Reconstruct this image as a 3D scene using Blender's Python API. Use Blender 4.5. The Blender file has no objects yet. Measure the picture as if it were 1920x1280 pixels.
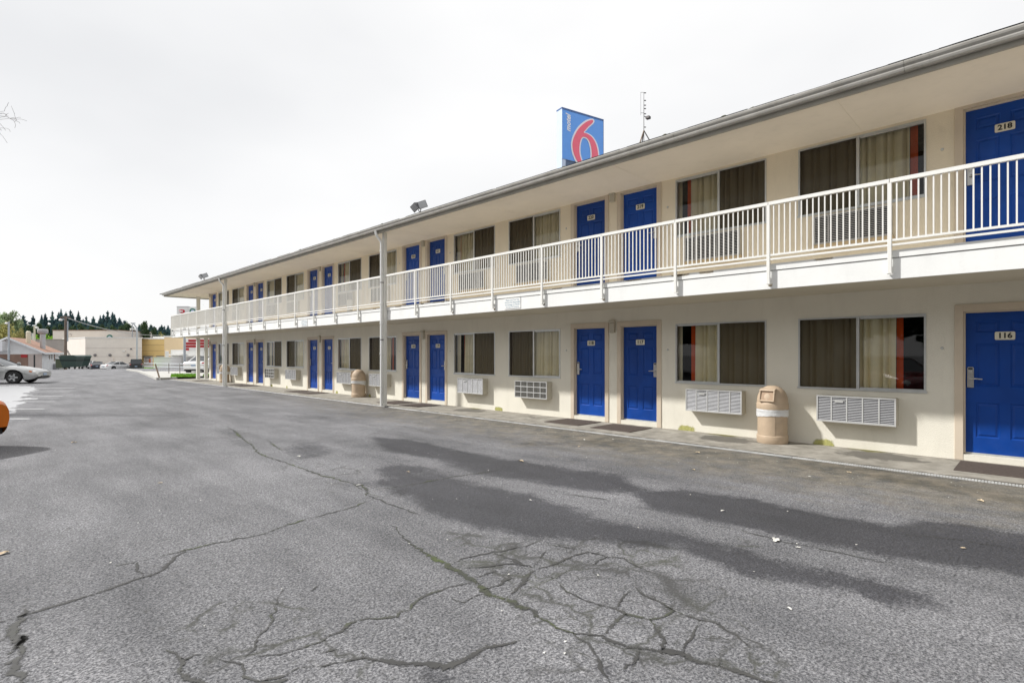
import bpy, math, random
import numpy as np
from mathutils import Vector, Matrix, Euler
random.seed(7)
S = bpy.context.scene
COL = S.collection
PI = math.pi

# ------------------------------------------------------------------ camera frame
F_PX = 1010.0; HY = 664.0; CAM_H = 1.53
ALPHA = math.radians(45.28)
SA, CA = math.sin(ALPHA), math.cos(ALPHA)
def P(x, y, depth):
    """world point seen at photo pixel (x,y) lying `depth` metres in front of the camera"""
    r = (x - 960) / F_PX * depth
    return Vector((depth*SA + r*CA, depth*CA - r*SA, CAM_H + (HY - y)*depth/F_PX))
def G(x, y, z=0.0):
    """ground point (height z) seen at photo pixel (x,y)"""
    d = (CAM_H - z)*F_PX/(y - HY)
    p = P(x, y, d); p.z = z
    return p

# ------------------------------------------------------------------ materials
MATS = {}
def new_mat(name):
    m = bpy.data.materials.new(name); m.use_nodes = True
    nt = m.node_tree; nt.nodes.clear()
    out = nt.nodes.new('ShaderNodeOutputMaterial')
    return m, nt, out
def N(nt, t, **kw):
    n = nt.nodes.new(t)
    for k, v in kw.items():
        if k.startswith('i_'): n.inputs[k[2:].replace('_', ' ')].default_value = v
        else: setattr(n, k, v)
    return n
def ramp(nt, fac, stops):
    r = nt.nodes.new('ShaderNodeValToRGB')
    el = r.color_ramp.elements
    el[0].position, el[0].color = stops[0][0], (*stops[0][1], 1) if len(stops[0][1]) == 3 else stops[0][1]
    el[1].position, el[1].color = stops[-1][0], (*stops[-1][1], 1)
    for p, c in stops[1:-1]:
        e = el.new(p); e.color = (*c, 1)
    nt.links.new(fac, r.inputs[0])
    return r.outputs[0]
def g3(v): return (v, v, v)
def mixc(nt, fac, a, b, mode='MIX'):
    m = nt.nodes.new('ShaderNodeMix'); m.data_type = 'RGBA'; m.blend_type = mode
    L = nt.links
    for sock, val in ((0, fac), (6, a), (7, b)):
        if hasattr(val, 'is_output'): L.new(val, m.inputs[sock])
        elif sock == 0: m.inputs[0].default_value = val
        else: m.inputs[sock].default_value = (*val, 1) if len(val) == 3 else val
    return m.outputs[2]
def math_(nt, op, a, b=None, clamp=False):
    m = nt.nodes.new('ShaderNodeMath'); m.operation = op; m.use_clamp = clamp
    for i, v in enumerate((a, b)):
        if v is None: continue
        if hasattr(v, 'is_output'): nt.links.new(v, m.inputs[i])
        else: m.inputs[i].default_value = v
    return m.outputs[0]
def noise(nt, vec, scale, detail=3, rough=.55):
    n = N(nt, 'ShaderNodeTexNoise'); n.inputs['Scale'].default_value = scale
    n.inputs['Detail'].default_value = detail; n.inputs['Roughness'].default_value = rough
    if vec is not None: nt.links.new(vec, n.inputs['Vector'])
    return n.outputs['Fac']
def mapping(nt, vec, scale=(1, 1, 1), loc=(0, 0, 0)):
    m = N(nt, 'ShaderNodeMapping'); m.inputs['Scale'].default_value = scale; m.inputs['Location'].default_value = loc
    nt.links.new(vec, m.inputs['Vector']); return m.outputs[0]
def pos(nt): return N(nt, 'ShaderNodeNewGeometry').outputs['Position']

def plain(name, col, rough=.6, metal=0.0, var=.10, vscale=3.0, bump=0.0, bscale=60, spec=.5, dirt=0.0, coat=0.0, dirtcol=(.22, .19, .14)):
    """a painted / plastic / stucco surface with slight tone variation, optional grain and dirt"""
    m, nt, out = new_mat(name)
    b = N(nt, 'ShaderNodeBsdfPrincipled')
    p = pos(nt)
    n1 = noise(nt, p, vscale, 4)
    lo = tuple(c*(1-var) for c in col); hi = tuple(min(1, c*(1+var*.7)) for c in col)
    c = ramp(nt, n1, [(.3, lo), (.7, hi)])
    if dirt > 0:
        n2 = noise(nt, mapping(nt, p, (2.2, 2.2, .55)), 2.3, 6, .65)
        f = ramp(nt, n2, [(.52, g3(0)), (.78, g3(dirt))])
        c = mixc(nt, f, c, dirtcol)
    nt.links.new(c, b.inputs['Base Color'])
    b.inputs['Roughness'].default_value = rough
    b.inputs['Metallic'].default_value = metal
    b.inputs['Specular IOR Level'].default_value = spec
    if coat: b.inputs['Coat Weight'].default_value = coat; b.inputs['Coat Roughness'].default_value = .04
    if bump > 0:
        bp = N(nt, 'ShaderNodeBump'); bp.inputs['Strength'].default_value = bump; bp.inputs['Distance'].default_value = .01
        nt.links.new(noise(nt, p, bscale, 5, .6), bp.inputs['Height'])
        nt.links.new(bp.outputs[0], b.inputs['Normal'])
    nt.links.new(b.outputs[0], out.inputs[0])
    MATS[name] = m
    return m

plain('stucco', (.75, .715, .62), .9, var=.05, vscale=1.1, bump=.55, bscale=75, spec=.2, dirt=.10)
plain('stucco_tan', (.83, .74, .58), .9, var=.05, vscale=1.1, bump=.55, bscale=75, spec=.2, dirt=.10)
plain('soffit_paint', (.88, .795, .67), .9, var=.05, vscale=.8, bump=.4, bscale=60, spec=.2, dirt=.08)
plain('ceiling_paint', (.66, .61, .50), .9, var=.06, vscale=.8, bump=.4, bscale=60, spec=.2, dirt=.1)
plain('deck_bounce_paint', (.80, .765, .69), .8, var=.08, vscale=2, dirt=.2)  # kept pale to throw light up at the soffit
plain('fascia_white', (.80, .80, .78), .6, var=.04, vscale=2, bump=.15, bscale=30, dirt=.10, spec=.4)
plain('rail_white', (.80, .79, .75), .4, var=.04, vscale=5, dirt=.08)
plain('trim_tan', (.61, .52, .41), .55, var=.06, vscale=3, dirt=.12)
plain('post_white', (.74, .73, .68), .5, var=.05, vscale=4, dirt=.18)
plain('pipe_white', (.80, .80, .78), .35, var=.04, vscale=4, dirt=.15)
plain('gutter_metal', (.43, .415, .38), .36, var=.14, vscale=4, dirt=.35)
plain('fascia_grey', (.36, .335, .285), .8, var=.10, vscale=3, dirt=.2)
plain('door_blue', (.004, .056, .31), .40, var=.18, vscale=2, spec=.28, bump=.05, bscale=120, dirt=.07, dirtcol=(.10, .12, .22))
def vary(name, amount):
    m = MATS[name]; nt = m.node_tree; b = [n for n in nt.nodes if n.type == 'BSDF_PRINCIPLED'][0]
    src = b.inputs['Base Color'].links[0].from_socket
    hs = N(nt, 'ShaderNodeHueSaturation'); nt.links.new(src, hs.inputs['Color'])
    v = math_(nt, 'MULTIPLY_ADD', N(nt, 'ShaderNodeObjectInfo').outputs['Random'], amount); v.node.inputs[2].default_value = 1-amount/2
    nt.links.new(v, hs.inputs['Value']); nt.links.new(hs.outputs[0], b.inputs['Base Color'])
    rr = ramp(nt, noise(nt, pos(nt), 7, 5, .7), [(.35, g3(.30)), (.7, g3(.60))]); nt.links.new(rr, b.inputs['Roughness'])
vary('door_blue', .35)
plain('plate_cream', (.72, .68, .56), .45, var=.03)
plain('ink_black', (.012, .012, .012), .6, var=.02)
plain('lock_metal', (.50, .49, .47), .3, .9, var=.08, vscale=20)
plain('aluminium', (.56, .57, .56), .38, .55, var=.08, vscale=6, dirt=.2)
plain('ac_white', (.48, .48, .47), .5, var=.06, vscale=4, dirt=.25)
plain('ac_louver', (.30, .30, .31), .45, .2, var=.10, vscale=8)
plain('ac_dark', (.035, .035, .037), .8)
plain('ac_case', (.50, .47, .39), .6, var=.08, dirt=.3)
plain('wood_sill', (.56, .43, .26), .7, var=.15, vscale=8)
plain('curtain_cream', (.90, .82, .60), .9, var=.08, vscale=3, spec=.1)
plain('curtain_orange', (.62, .09, .022), .9, var=.1, vscale=5, spec=.1)
plain('room_shade', (.03, .028, .026), .9)  # gloom of unlit rooms put into the colour
plain('lamp_beige', (.50, .46, .37), .5)
plain('bin_tan', (.48, .365, .255), .62, var=.10, vscale=7, bump=.25, bscale=220, dirt=.22)
plain('bin_dark', (.36, .25, .165), .7, var=.12)
plain('bag_white', (.66, .66, .66), .3, var=.05, vscale=18, bump=.6, bscale=25)
plain('mat_brown', (.105, .085, .075), .97, var=.2, vscale=25, bump=.8, bscale=190, spec=.1)
plain('shingle', (.09, .088, .085), .95, var=.3, vscale=9, bump=.7, bscale=40, spec=.1)
plain('moss_green', (.085, .085, .045), .97, var=.3, vscale=20, bump=.8, bscale=60)
plain('sign_side', (.58, .68, .86), .4, var=.06, vscale=1)
plain('sign_trim', (.015, .11, .36), .4)
plain('sign_blue', (.14, .40, .97), .35, var=.03)
plain('sign_red', (.98, .16, .25), .35, var=.03)
plain('sign_white', (.93, .93, .96), .35, var=.02)
plain('sign_grey', (.10, .15, .25), .5)
plain('antenna_metal', (.10, .09, .09), .5, .4)
plain('lamp_grey', (.20, .195, .20), .45, .3)
plain('lamp_lens', (.45, .46, .47), .15)
plain('rubber', (.018, .018, .018), .8)
plain('rim_metal', (.55, .56, .57), .28, .8)
plain('paint_silver', (.40, .405, .40), .28, .45, var=.03, coat=.8)
plain('paint_orange', (.52, .125, .002), .45, 0, var=.05, coat=.15, spec=.3)
plain('paint_white', (.76, .76, .76), .28, 0, var=.03, coat=.7)
plain('paint_navy', (.02, .025, .04), .25, .1, var=.03, coat=.8)
plain('paint_black', (.022, .024, .026), .25, .1, var=.03, coat=.8)
plain('paint_red', (.22, .012, .02), .25, 0, var=.03, coat=.8)
plain('car_glass', (.03, .036, .042), .06, 0, var=.02, spec=.8)
plain('car_trim', (.03, .03, .03), .55)
plain('light_clear', (.72, .72, .70), .12)
plain('light_red', (.38, .012, .015), .2)
plain('light_amber', (.6, .18, .04), .25)
plain('number_plate', (.35, .45, .6), .4)
plain('dumpster_green', (.035, .068, .058), .5, var=.15, vscale=2, dirt=.2)
plain('dumpster_band', (.012, .024, .022), .5)
plain('olive_bin', (.065, .085, .045), .6)
plain('house_white', (.76, .78, .80), .7, var=.05, vscale=1, dirt=.15)
plain('house_grey', (.80, .81, .82), .75, var=.06, vscale=1)
plain('brown_wood', (.27, .175, .135), .8, var=.15, vscale=1, dirt=.2)
plain('taupe', (.52, .45, .42), .8, var=.06)
plain('roof_brown', (.34, .20, .145), .9, var=.15, vscale=2)
plain('dark_pane', (.04, .045, .05), .15)
plain('vent_metal', (.46, .46, .47), .4, .5, var=.1)
plain('cream_paint', (.70, .66, .52), .7)
plain('block_beige', (.80, .745, .675), .85, var=.05, vscale=.7, dirt=.06)
plain('block_light', (.80, .73, .66), .85, var=.04, vscale=.7)
plain('block_grey', (.40, .365, .335), .85, var=.08, vscale=.7)
plain('edging', (.56, .56, .55), .6, var=.2, vscale=5, dirt=.35)
plain('cap_white', (.78, .77, .74), .6)
plain('wall_yellow', (.80, .60, .27), .85, var=.06, vscale=.5, dirt=.08)
plain('wall_peach', (.85, .66, .43), .85, var=.05, vscale=.5)
plain('wall_white', (.85, .85, .83), .8, var=.04, vscale=.6)
plain('stripe_red', (.42, .018, .022), .6, var=.06)
plain('poster_a', (.62, .6, .62), .5)
plain('poster_b', (.65, .2, .1), .5)
plain('logo_green', (.06, .22, .17), .5)
plain('logo_red', (.55, .02, .035), .5)
plain('pole_wood', (.20, .155, .125), .9, var=.2, vscale=4)
plain('pole_steel', (.42, .45, .48), .45, .4)
plain('wire_pale', (.50, .50, .48), .6)
plain('fence_metal', (.23, .21, .19), .6, .3)
plain('post_rust', (.26, .19, .14), .85, var=.2, vscale=8)
plain('kerb_concrete', (.46, .45, .42), .9, var=.1, vscale=3, bump=.3, bscale=60)
plain('line_white', (.62, .62, .62), .7, var=.2, vscale=6, bump=.2, bscale=90)
plain('leaf_tan', (.55, .44, .30), .8, var=.25, vscale=40)
plain('leaf_pale', (.72, .70, .65), .8, var=.1, vscale=40)
plain('bark', (.17, .145, .12), .95, var=.2, vscale=6)
plain('twig', (.20, .185, .175), .9, var=.2, vscale=6)
plain('grass_blade', (.21, .40, .05), .8, var=.3, vscale=5, spec=.2)
plain('bucket_white', (.66, .64, .58), .5)
plain('wall_stain', (.42, .40, .14), .95, var=.3, vscale=14)

def foliage(name, c1, c2, c3):
    m, nt, out = new_mat(name)
    b = N(nt, 'ShaderNodeBsdfPrincipled'); b.inputs['Roughness'].default_value = .8
    b.inputs['Specular IOR Level'].default_value = .2
    p = pos(nt)
    oi = N(nt, 'ShaderNodeObjectInfo').outputs['Random']
    n = noise(nt, p, .55, 4, .7)
    c = ramp(nt, n, [(.32, c1), (.5, c2), (.68, c3)])
    v = math_(nt, 'MULTIPLY_ADD', oi, .5); v.node.inputs[2].default_value = .75
    hs = N(nt, 'ShaderNodeHueSaturation'); nt.links.new(c, hs.inputs['Color']); nt.links.new(v, hs.inputs['Value'])
    nt.links.new(hs.outputs[0], b.inputs['Base Color'])
    tr = N(nt, 'ShaderNodeBsdfTranslucent'); nt.links.new(hs.outputs[0], tr.inputs['Color'])
    mx = N(nt, 'ShaderNodeMixShader'); mx.inputs[0].default_value = .25
    nt.links.new(b.outputs[0], mx.inputs[1]); nt.links.new(tr.outputs[0], mx.inputs[2])
    nt.links.new(mx.outputs[0], out.inputs[0]); MATS[name] = m
foliage('conifer', (.042, .085, .110), (.072, .140, .150), (.115, .185, .145))  # distance haze put into the foliage colour as bluish, lifted tones
foliage('broadleaf_dark', (.035, .065, .030), (.060, .10, .045), (.09, .14, .06))
foliage('broadleaf_pale', (.20, .28, .14), (.29, .37, .20), (.37, .44, .27))
foliage('broadleaf_olive', (.22, .21, .07), (.34, .32, .11), (.42, .39, .16))
foliage('lime', (.16, .34, .03), (.24, .46, .05), (.3, .5, .08))
foliage('young_leaf', (.14, .14, .05), (.22, .22, .08), (.3, .28, .12))

def glass_mat():
    m, nt, out = new_mat('window_glass')
    t = N(nt, 'ShaderNodeBsdfTransparent'); t.inputs[0].default_value = (.955, .965, .94, 1)
    g = N(nt, 'ShaderNodeBsdfGlossy'); g.inputs['Roughness'].default_value = .02; g.inputs[0].default_value = (.9, .9, .9, 1)
    fr = N(nt, 'ShaderNodeFresnel'); fr.inputs[0].default_value = 1.5
    mx = N(nt, 'ShaderNodeMixShader')
    nt.links.new(fr.outputs[0], mx.inputs[0]); nt.links.new(t.outputs[0], mx.inputs[1]); nt.links.new(g.outputs[0], mx.inputs[2])
    nt.links.new(mx.outputs[0], out.inputs[0]); MATS['window_glass'] = m
glass_mat()
def screen_mat():
    m, nt, out = new_mat('insect_screen')
    t = N(nt, 'ShaderNodeBsdfTransparent')
    d = N(nt, 'ShaderNodeBsdfDiffuse'); d.inputs[0].default_value = (.058, .045, .033, 1)
    mx = N(nt, 'ShaderNodeMixShader')
    n = noise(nt, pos(nt), 500, 0)
    f = ramp(nt, n, [(.3, g3(.53)), (.7, g3(.65))])
    nt.links.new(f, mx.inputs[0]); nt.links.new(t.outputs[0], mx.inputs[1]); nt.links.new(d.outputs[0], mx.inputs[2])
    nt.links.new(mx.outputs[0], out.inputs[0]); MATS['insect_screen'] = m
screen_mat()

def asphalt_mat():
    m, nt, out = new_mat('asphalt')
    L = nt.links
    b = N(nt, 'ShaderNodeBsdfPrincipled')
    p = pos(nt)
    at = N(nt, 'ShaderNodeAttribute'); at.attribute_name = 'mask'
    sep = N(nt, 'ShaderNodeSeparateColor'); L.new(at.outputs['Color'], sep.inputs[0])
    wet, grime, pud = sep.outputs[0], sep.outputs[1], sep.outputs[2]
    # aggregate: small stones of many tones
    vor = N(nt, 'ShaderNodeTexVoronoi'); vor.inputs['Scale'].default_value = 125; L.new(p, vor.inputs['Vector'])
    sepv = N(nt, 'ShaderNodeSeparateColor'); L.new(vor.outputs['Color'], sepv.inputs[0])
    stone = ramp(nt, sepv.outputs[0], [(0, (.075, .075, .078)), (.35, (.21, .21, .213)), (.7, (.33, .328, .325)), (1, (.50, .49, .475))])
    fine = noise(nt, p, 64, 4, .8)
    stone = mixc(nt, .68, stone, ramp(nt, fine, [(.41, (.04, .04, .044)), (.5, (.25, .25, .257)), (.58, (.54, .535, .525))]))
    coarse = noise(nt, p, 21, 4, .7)
    stone = mixc(nt, 1, stone, ramp(nt, coarse, [(.34, (.70, .70, .71)), (.5, (.97, .97, .98)), (.66, (1.14, 1.135, 1.14))]), 'MULTIPLY')
    stone = mixc(nt, 1, stone, (.735, .74, .765), 'MULTIPLY')
    big = noise(nt, p, .45, 5, .6)
    big2 = noise(nt, mapping(nt, p, (1.6, .35, 1), (3, 7, 0)), 1.0, 5, .65)
    tone = ramp(nt, big, [(.3, g3(.76)), (.7, g3(1.16))])
    tone2 = ramp(nt, big2, [(.3, (.64, .64, .645)), (.62, (1.10, 1.09, 1.085))])
    c = mixc(nt, 1, stone, tone, 'MULTIPLY'); c = mixc(nt, 1, c, tone2, 'MULTIPLY')
    # worn / pitted small dark spots
    pit = noise(nt, p, 14, 5, .75)
    c = mixc(nt, ramp(nt, pit, [(.56, g3(0)), (.70, g3(.70))]), c, (.085, .083, .078))
    # crazed, alligatored zones: fine crack cells fading in and out
    nd = N(nt, 'ShaderNodeTexNoise'); nd.inputs['Scale'].default_value = 4.2; nd.inputs['Detail'].default_value = 4; L.new(p, nd.inputs['Vector'])
    vm = N(nt, 'ShaderNodeVectorMath'); vm.operation = 'MULTIPLY_ADD'; L.new(nd.outputs['Color'], vm.inputs[0]); vm.inputs[1].default_value = (.34, .34, 0); L.new(p, vm.inputs[2])
    cells = None
    for sc_, th in ((2.3, .055), (4.9, .050)):
        ve = N(nt, 'ShaderNodeTexVoronoi'); ve.feature = 'DISTANCE_TO_EDGE'; ve.inputs['Scale'].default_value = sc_; L.new(vm.outputs[0], ve.inputs['Vector'])
        g_ = math_(nt, 'ADD', at.outputs['Alpha'], math_(nt, 'MULTIPLY', math_(nt, 'SUBTRACT', noise(nt, p, 1.9 if sc_ < 3 else 3.1, 5, .65), .5), 2.2))
        if sc_ > 3: g_ = math_(nt, 'SUBTRACT', g_, .22)
        gate = ramp(nt, g_, [(.42, g3(0)), (.72, g3(1))])
        wn = math_(nt, 'ADD', ve.outputs['Distance'], math_(nt, 'MULTIPLY', math_(nt, 'SUBTRACT', noise(nt, p, 44, 4, .75), .5), .09))
        line = math_(nt, 'MULTIPLY', ramp(nt, wn, [(.004, g3(1)), (th, g3(0))]), gate)
        cells = line if cells is None else math_(nt, 'MAXIMUM', cells, line)
    c = mixc(nt, math_(nt, 'MULTIPLY', cells, .85), c, ramp(nt, noise(nt, p, 1.3, 3), [(.45, (.055, .054, .052)), (.7, (.068, .072, .050))]))
    # damp stains with ragged edges
    nz = noise(nt, p, 2.2, 6, .68); nf = noise(nt, p, 36, 4, .7)
    w = math_(nt, 'ADD', wet, math_(nt, 'MULTIPLY', math_(nt, 'SUBTRACT', nz, .5), 1.1))
    w = math_(nt, 'ADD', w, math_(nt, 'MULTIPLY', math_(nt, 'SUBTRACT', nf, .5), 1.25))
    nb_ = noise(nt, mapping(nt, p, (2.2, .9, 1)), 5.5, 6, .75)
    w = math_(nt, 'ADD', w, math_(nt, 'MULTIPLY', math_(nt, 'SUBTRACT', nb_, .5), .9))
    wf = ramp(nt, w, [(.34, g3(0)), (.78, g3(1))])
    wetcol = mixc(nt, .12, mixc(nt, 1, c, (.27, .27, .295), 'MULTIPLY'), (.055, .056, .064))
    c = mixc(nt, math_(nt, 'MULTIPLY', wf, .97), c, wetcol)
    # mossy grime beside the walk
    gm = math_(nt, 'ADD', grime, math_(nt, 'MULTIPLY', math_(nt, 'SUBTRACT', noise(nt, mapping(nt, p, (1.6, .7, 1)), 2.6, 6, .7), .5), 1.3))
    gf = ramp(nt, gm, [(.22, g3(0)), (.80, g3(1))])
    gcol = ramp(nt, noise(nt, p, 3.1, 5, .7), [(.36, (.062, .058, .040)), (.48, (.142, .122, .078)), (.64, (.27, .225, .155))])
    c = mixc(nt, math_(nt, 'MULTIPLY', gf, .85), c, mixc(nt, .30, gcol, c))
    pf = ramp(nt, math_(nt, 'ADD', pud, math_(nt, 'MULTIPLY', math_(nt, 'SUBTRACT', noise(nt, mapping(nt, p, (1.5, .5, 1)), .9, 5, .6), .5), 1.5)), [(.44, g3(0)), (.52, g3(1))])
    c = mixc(nt, pf, c, (.42, .42, .43))  # white sky sheen on the puddle painted into its base colour
    L.new(c, b.inputs['Base Color'])
    r = math_(nt, 'SUBTRACT', .88, math_(nt, 'MULTIPLY', wf, .26))
    rr = N(nt, 'ShaderNodeMix'); L.new(pf, rr.inputs[0]); L.new(r, rr.inputs[2]); rr.inputs[3].default_value = .30
    L.new(rr.outputs[0], b.inputs['Roughness'])
    L.new(math_(nt, 'ADD', math_(nt, 'MULTIPLY', pf, .5), .5), b.inputs['Specular IOR Level'])
    bp = N(nt, 'ShaderNodeBump'); bp.inputs['Distance'].default_value = .012
    inv = math_(nt, 'SUBTRACT', 1.0, pf); L.new(math_(nt, 'MULTIPLY', inv, .75), bp.inputs['Strength'])
    h = math_(nt, 'ADD', math_(nt, 'MULTIPLY', sepv.outputs[0], .45), fine)
    L.new(h, bp.inputs['Height']); L.new(bp.outputs[0], b.inputs['Normal'])
    L.new(b.outputs[0], out.inputs[0]); MATS['asphalt'] = m
asphalt_mat()

def crack_mat(name, cols, lim):
    """ragged crack: UV v runs 0..1 across; material only covers the irregular middle"""
    m, nt, out = new_mat(name)
    L = nt.links
    b = N(nt, 'ShaderNodeBsdfPrincipled'); b.inputs['Roughness'].default_value = .7
    p = pos(nt)
    uv = N(nt, 'ShaderNodeUVMap'); sx = N(nt, 'ShaderNodeSeparateXYZ'); L.new(uv.outputs[0], sx.inputs[0])
    v = math_(nt, 'ABSOLUTE', math_(nt, 'SUBTRACT', math_(nt, 'MULTIPLY', sx.outputs[1], 2.0), 1.0))
    core = math_(nt, 'SUBTRACT', 1.0, v)
    n = math_(nt, 'ADD', math_(nt, 'MULTIPLY', math_(nt, 'SUBTRACT', noise(nt, p, 38, 6, .8), .5), 2.1),
              math_(nt, 'MULTIPLY', math_(nt, 'SUBTRACT', noise(nt, p, 5.5, 3, .6), .5), 1.5))
    f = ramp(nt, math_(nt, 'ADD', core, n), [(lim, g3(0)), (lim + .22, g3(.95))])
    c = ramp(nt, noise(nt, p, 1.7, 4, .7), cols)
    L.new(c, b.inputs['Base Color'])
    t = N(nt, 'ShaderNodeBsdfTransparent'); mx = N(nt, 'ShaderNodeMixShader')
    L.new(f, mx.inputs[0]); L.new(t.outputs[0], mx.inputs[1]); L.new(b.outputs[0], mx.inputs[2])
    L.new(mx.outputs[0], out.inputs[0]); MATS[name] = m
crack_mat('crack_dark', [(.35, (.045, .044, .043)), (.55, (.065, .064, .06)), (.7, (.06, .07, .036))], .60)
crack_mat('crack_moss', [(.42, (.05, .05, .046)), (.55, (.06, .068, .035)), (.7, (.08, .105, .03))], .60)

def walk_mat():
    m, nt, out = new_mat('walk_concrete'); L = nt.links
    b = N(nt, 'ShaderNodeBsdfPrincipled'); b.inputs['Roughness'].default_value = .88
    p = pos(nt)
    c = ramp(nt, noise(nt, p, 3.5, 6, .65), [(.32, (.19, .175, .145)), (.5, (.29, .268, .228)), (.68, (.39, .362, .315))])
    c = mixc(nt, ramp(nt, noise(nt, p, 110, 3, .7), [(.35, g3(.35)), (.6, g3(0))]), c, (.20, .19, .17))
    at = N(nt, 'ShaderNodeAttribute'); at.attribute_name = 'mask'
    sep = N(nt, 'ShaderNodeSeparateColor'); L.new(at.outputs['Color'], sep.inputs[0])
    w = math_(nt, 'ADD', sep.outputs[0], math_(nt, 'MULTIPLY', math_(nt, 'SUBTRACT', noise(nt, p, 4.5, 5, .65), .5), .9))
    wf = ramp(nt, w, [(.44, g3(0)), (.54, g3(1))])
    c = mixc(nt, math_(nt, 'MULTIPLY', wf, .8), c, (.10, .092, .078))
    gm = math_(nt, 'ADD', sep.outputs[1], math_(nt, 'MULTIPLY', math_(nt, 'SUBTRACT', noise(nt, p, 5, 5, .7), .5), .9))
    c = mixc(nt, ramp(nt, gm, [(.42, g3(0)), (.75, g3(.9))]), c, (.135, .125, .035))
    L.new(c, b.inputs['Base Color'])
    bp = N(nt, 'ShaderNodeBump'); bp.inputs['Strength'].default_value = .3; bp.inputs['Distance'].default_value = .006
    L.new(noise(nt, p, 90, 4, .7), bp.inputs['Height']); L.new(bp.outputs[0], b.inputs['Normal'])
    L.new(b.outputs[0], out.inputs[0]); MATS['walk_concrete'] = m
walk_mat()
def stain_mat(name, col, lim=.42):
    """irregular stain on a thin sheet, fading to nothing at its rim (UV 0..1 box)"""
    m, nt, out = new_mat(name); L = nt.links
    b = N(nt, 'ShaderNodeBsdfDiffuse')
    p = pos(nt)
    uv = N(nt, 'ShaderNodeUVMap'); sx = N(nt, 'ShaderNodeSeparateXYZ'); L.new(uv.outputs[0], sx.inputs[0])
    eu = math_(nt, 'SUBTRACT', 1.0, math_(nt, 'POWER', math_(nt, 'ABSOLUTE', math_(nt, 'SUBTRACT', math_(nt, 'MULTIPLY', sx.outputs[0], 2.0), 1.0)), 3.0))
    ev = math_(nt, 'SUBTRACT', 1.0, math_(nt, 'POWER', sx.outputs[1], 3.0))
    e = math_(nt, 'MULTIPLY', eu, ev)
    f = math_(nt, 'ADD', e, math_(nt, 'MULTIPLY', math_(nt, 'SUBTRACT', noise(nt, p, 13, 5, .7), .5), .8))
    fr = ramp(nt, f, [(lim, g3(0)), (lim + .3, g3(.85))])
    c = ramp(nt, noise(nt, p, 18, 4, .7), [(.35, tuple(x*.75 for x in col)), (.65, tuple(x*1.25 for x in col))])
    L.new(c, b.inputs[0])
    t = N(nt, 'ShaderNodeBsdfTransparent'); mx = N(nt, 'ShaderNodeMixShader')
    L.new(fr, mx.inputs[0]); L.new(t.outputs[0], mx.inputs[1]); L.new(b.outputs[0], mx.inputs[2])
    L.new(mx.outputs[0], out.inputs[0]); MATS[name] = m
stain_mat('algae', (.42, .41, .15), .5)
stain_mat('rust_stain', (.42, .36, .27), .55)

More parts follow.
